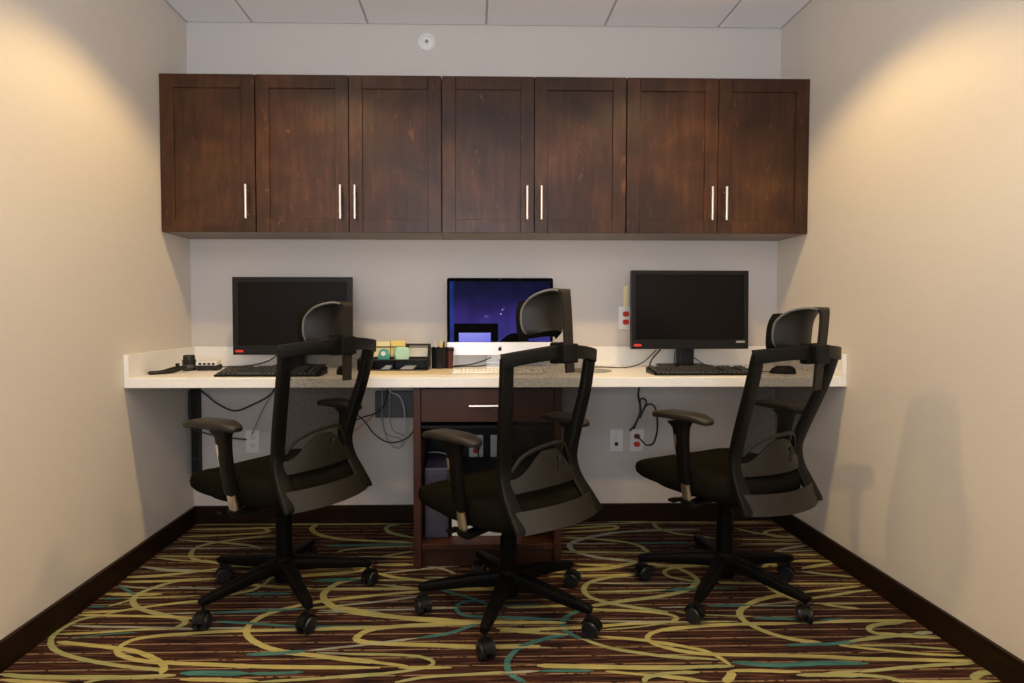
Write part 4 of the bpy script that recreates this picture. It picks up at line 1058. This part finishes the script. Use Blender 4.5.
    mb.band(TP, [.048, .046, .044, .044, .046, .048, .05, .048, .046, .044, .044, .046, .048], [.028]*13, (0, 0, 1), smooth=2, pw=9)
    bf = mb.build('back_frame', M_plastic, t)
    # lower shell panel joining the rails
    def lowp(u, v):
        x = (u*2-1); zz = .399+.066*v; bow = .052*(1-x*x)
        return B((x*.180, -.262-bow+.034*v, zz+.006*(1-x*x)))
    sheet(lowp, 24, 5, .012).build('lower_panel', M_plastic2, bf)
    # lumbar panel with its raised centre
    def lum(u, v):
        x = (u*2-1); hump = ss(.85, .12, abs(x)); z0 = .512+.010*(1-x*x); z1 = .560+.082*hump
        yy = -.186-.045*(1-x*x)+.012*v
        return B((x*.166, yy, z0+(z1-z0)*v))
    lp = sheet(lum, 28, 6, .010).build('lumbar_panel', M_plastic2, bf)
    MB().tube([B((.010, -.250, .615)), B((.008, -.262, .622)), B((.002, -.266, .612)), B((0, -.264, .575))], .0055, 8, 4).build('lumbar_knob', M_rub, lp)
    MB().band([B((-.140, -.178, .585)), B((-.110, -.200, .628)), B((-.05, -.212, .650)), B((.02, -.215, .658)), B((.09, -.205, .650)), B((.140, -.180, .59))], .014, .008, (0, 0, 1), smooth=5).build('lumbar_rim', M_plastic2, lp)
    # support from the seat mechanism to the lower panel
    MB().band([Vector((0, -.08, .385+lift)), Vector((0, -.18, .378+lift)), B((0, -.255, .400)), B((0, -.296, .425))], [.12, .13, .14, .12], [.030, .028, .022, .010], (1, 0, 0), smooth=4, pw=5).build('back_support', M_plastic, bf)
    # mesh fabric between the rails
    def rail(z):
        for i in range(len(RP)-1):
            a, b_ = RP[i], RP[i+1]
            if z <= a[2] and z >= b_[2]: f = (a[2]-z)/(a[2]-b_[2]); return a[0]+(b_[0]-a[0])*f, a[1]+(b_[1]-a[1])*f
        return RP[-1][:2]
    def mesh_f(u, v):
        z = .50+.470*v; x, y = rail(z); uu = u*2-1; bow = .022+.044*ss(.5, 1, v)
        return B((uu*(x-.008), y-bow*(1-uu*uu)*.95+.004, z+.014*(1-uu*uu)*v))
    NU, NV = 20, 24; V = [mesh_f(i/NU, j/NV) for j in range(NV+1) for i in range(NU+1)]
    F = [(j*(NU+1)+i, j*(NU+1)+i+1, (j+1)*(NU+1)+i+1, (j+1)*(NU+1)+i) for j in range(NV) for i in range(NU)]
    mb = MB(); mb.add(V, F); mb.build('back_mesh', M_mesh, bf, recalc=False)
    # ---- headrest: one folded shell, cushion in front, clamp on the top rail
    yb_ = -.336
    ctl = [(yb_, .868, .018), (yb_, .95, .019), (yb_-.002, 1.05, .019), (yb_-.001, 1.110, .020), (yb_+.003, 1.134, .024), (yb_+.016, 1.142, .042), (yb_+.032, 1.140, .064), (yb_+.046, 1.129, .082), (yb_+.056, 1.106, .094), (yb_+.062, 1.08, .099), (yb_+.063, 1.047, .099), (yb_+.060, 1.022, .092), (yb_+.055, 1.011, .078)]
    cv = crom([Vector(q) for q in ctl], 4)
    def shell(u, v):
        x = u*2-1; f = v*(len(cv)-1); i = min(int(f), len(cv)-2); q = cv[i].lerp(cv[i+1], f-i)
        wrap = ss(.38, .72, v)
        return Hd((x*q.z, q.x+.050*wrap*x*x, q.y-.010*wrap*x*x))
    hr = sheet(shell, 16, 48, lambda u, v: .010 if v < .4 else .007).build('headrest', M_plastic2, t)
    for e_, ve in ((0, .97), (1, .80)):
        MB().tube([shell(e_, .36+(ve-.36)*k/24) for k in range(25)], .0042, 8, 0).build('rim_highlight', M_rim, hr)  # lighter grey tube paints the light caught along the shell edge
    def cush(u, v):
        x = u*2-1; zz = .992+.130*v
        hwid = .100*(1-.10*abs(2*v-1)**3)
        return Hd((x*hwid, yb_+.086+.052*x*x-.012*max(0, 2*v-1)**2, zz-.008*x*x))
    sheet(cush, 20, 10, lambda u, v: .006+.034*(max(0, 1-abs(2*u-1)**5)*max(0, 1-abs(2*v-1)**4))**.5).build('headrest_cushion', M_fab, hr)
    mb = MB(); 
    Mc = Matrix.Translation(B((0, yb_+.006, .968)))
    mb.box(-.034, .034, -.020, .012, -.034, .030, bev=.006, mtx=Mc); mb.box(-.046, .034, .004, .038, -.036, .034, bev=.006, mtx=Mc)
    mb.build('headrest_clamp', M_plastic, t, smooth=False)
    return t
chair('black high-back office chair in front of the left black monitor', -.803, -.817, 146.9, 157.4, .8, .018, -.006, -.025, 1, (.022, .016))
chair('black high-back office chair in the middle, in front of the silver computer and pedestal cabinet', .060, -.956, 129.7, 180.9, -4.9, -.025, .007, .034, 2)
chair('black high-back office chair at the right, in front of the right black monitor', .920, -.816, 116.6, 160.2, 4.9, .018, 0, -.023, 3, (-.006, -.014))
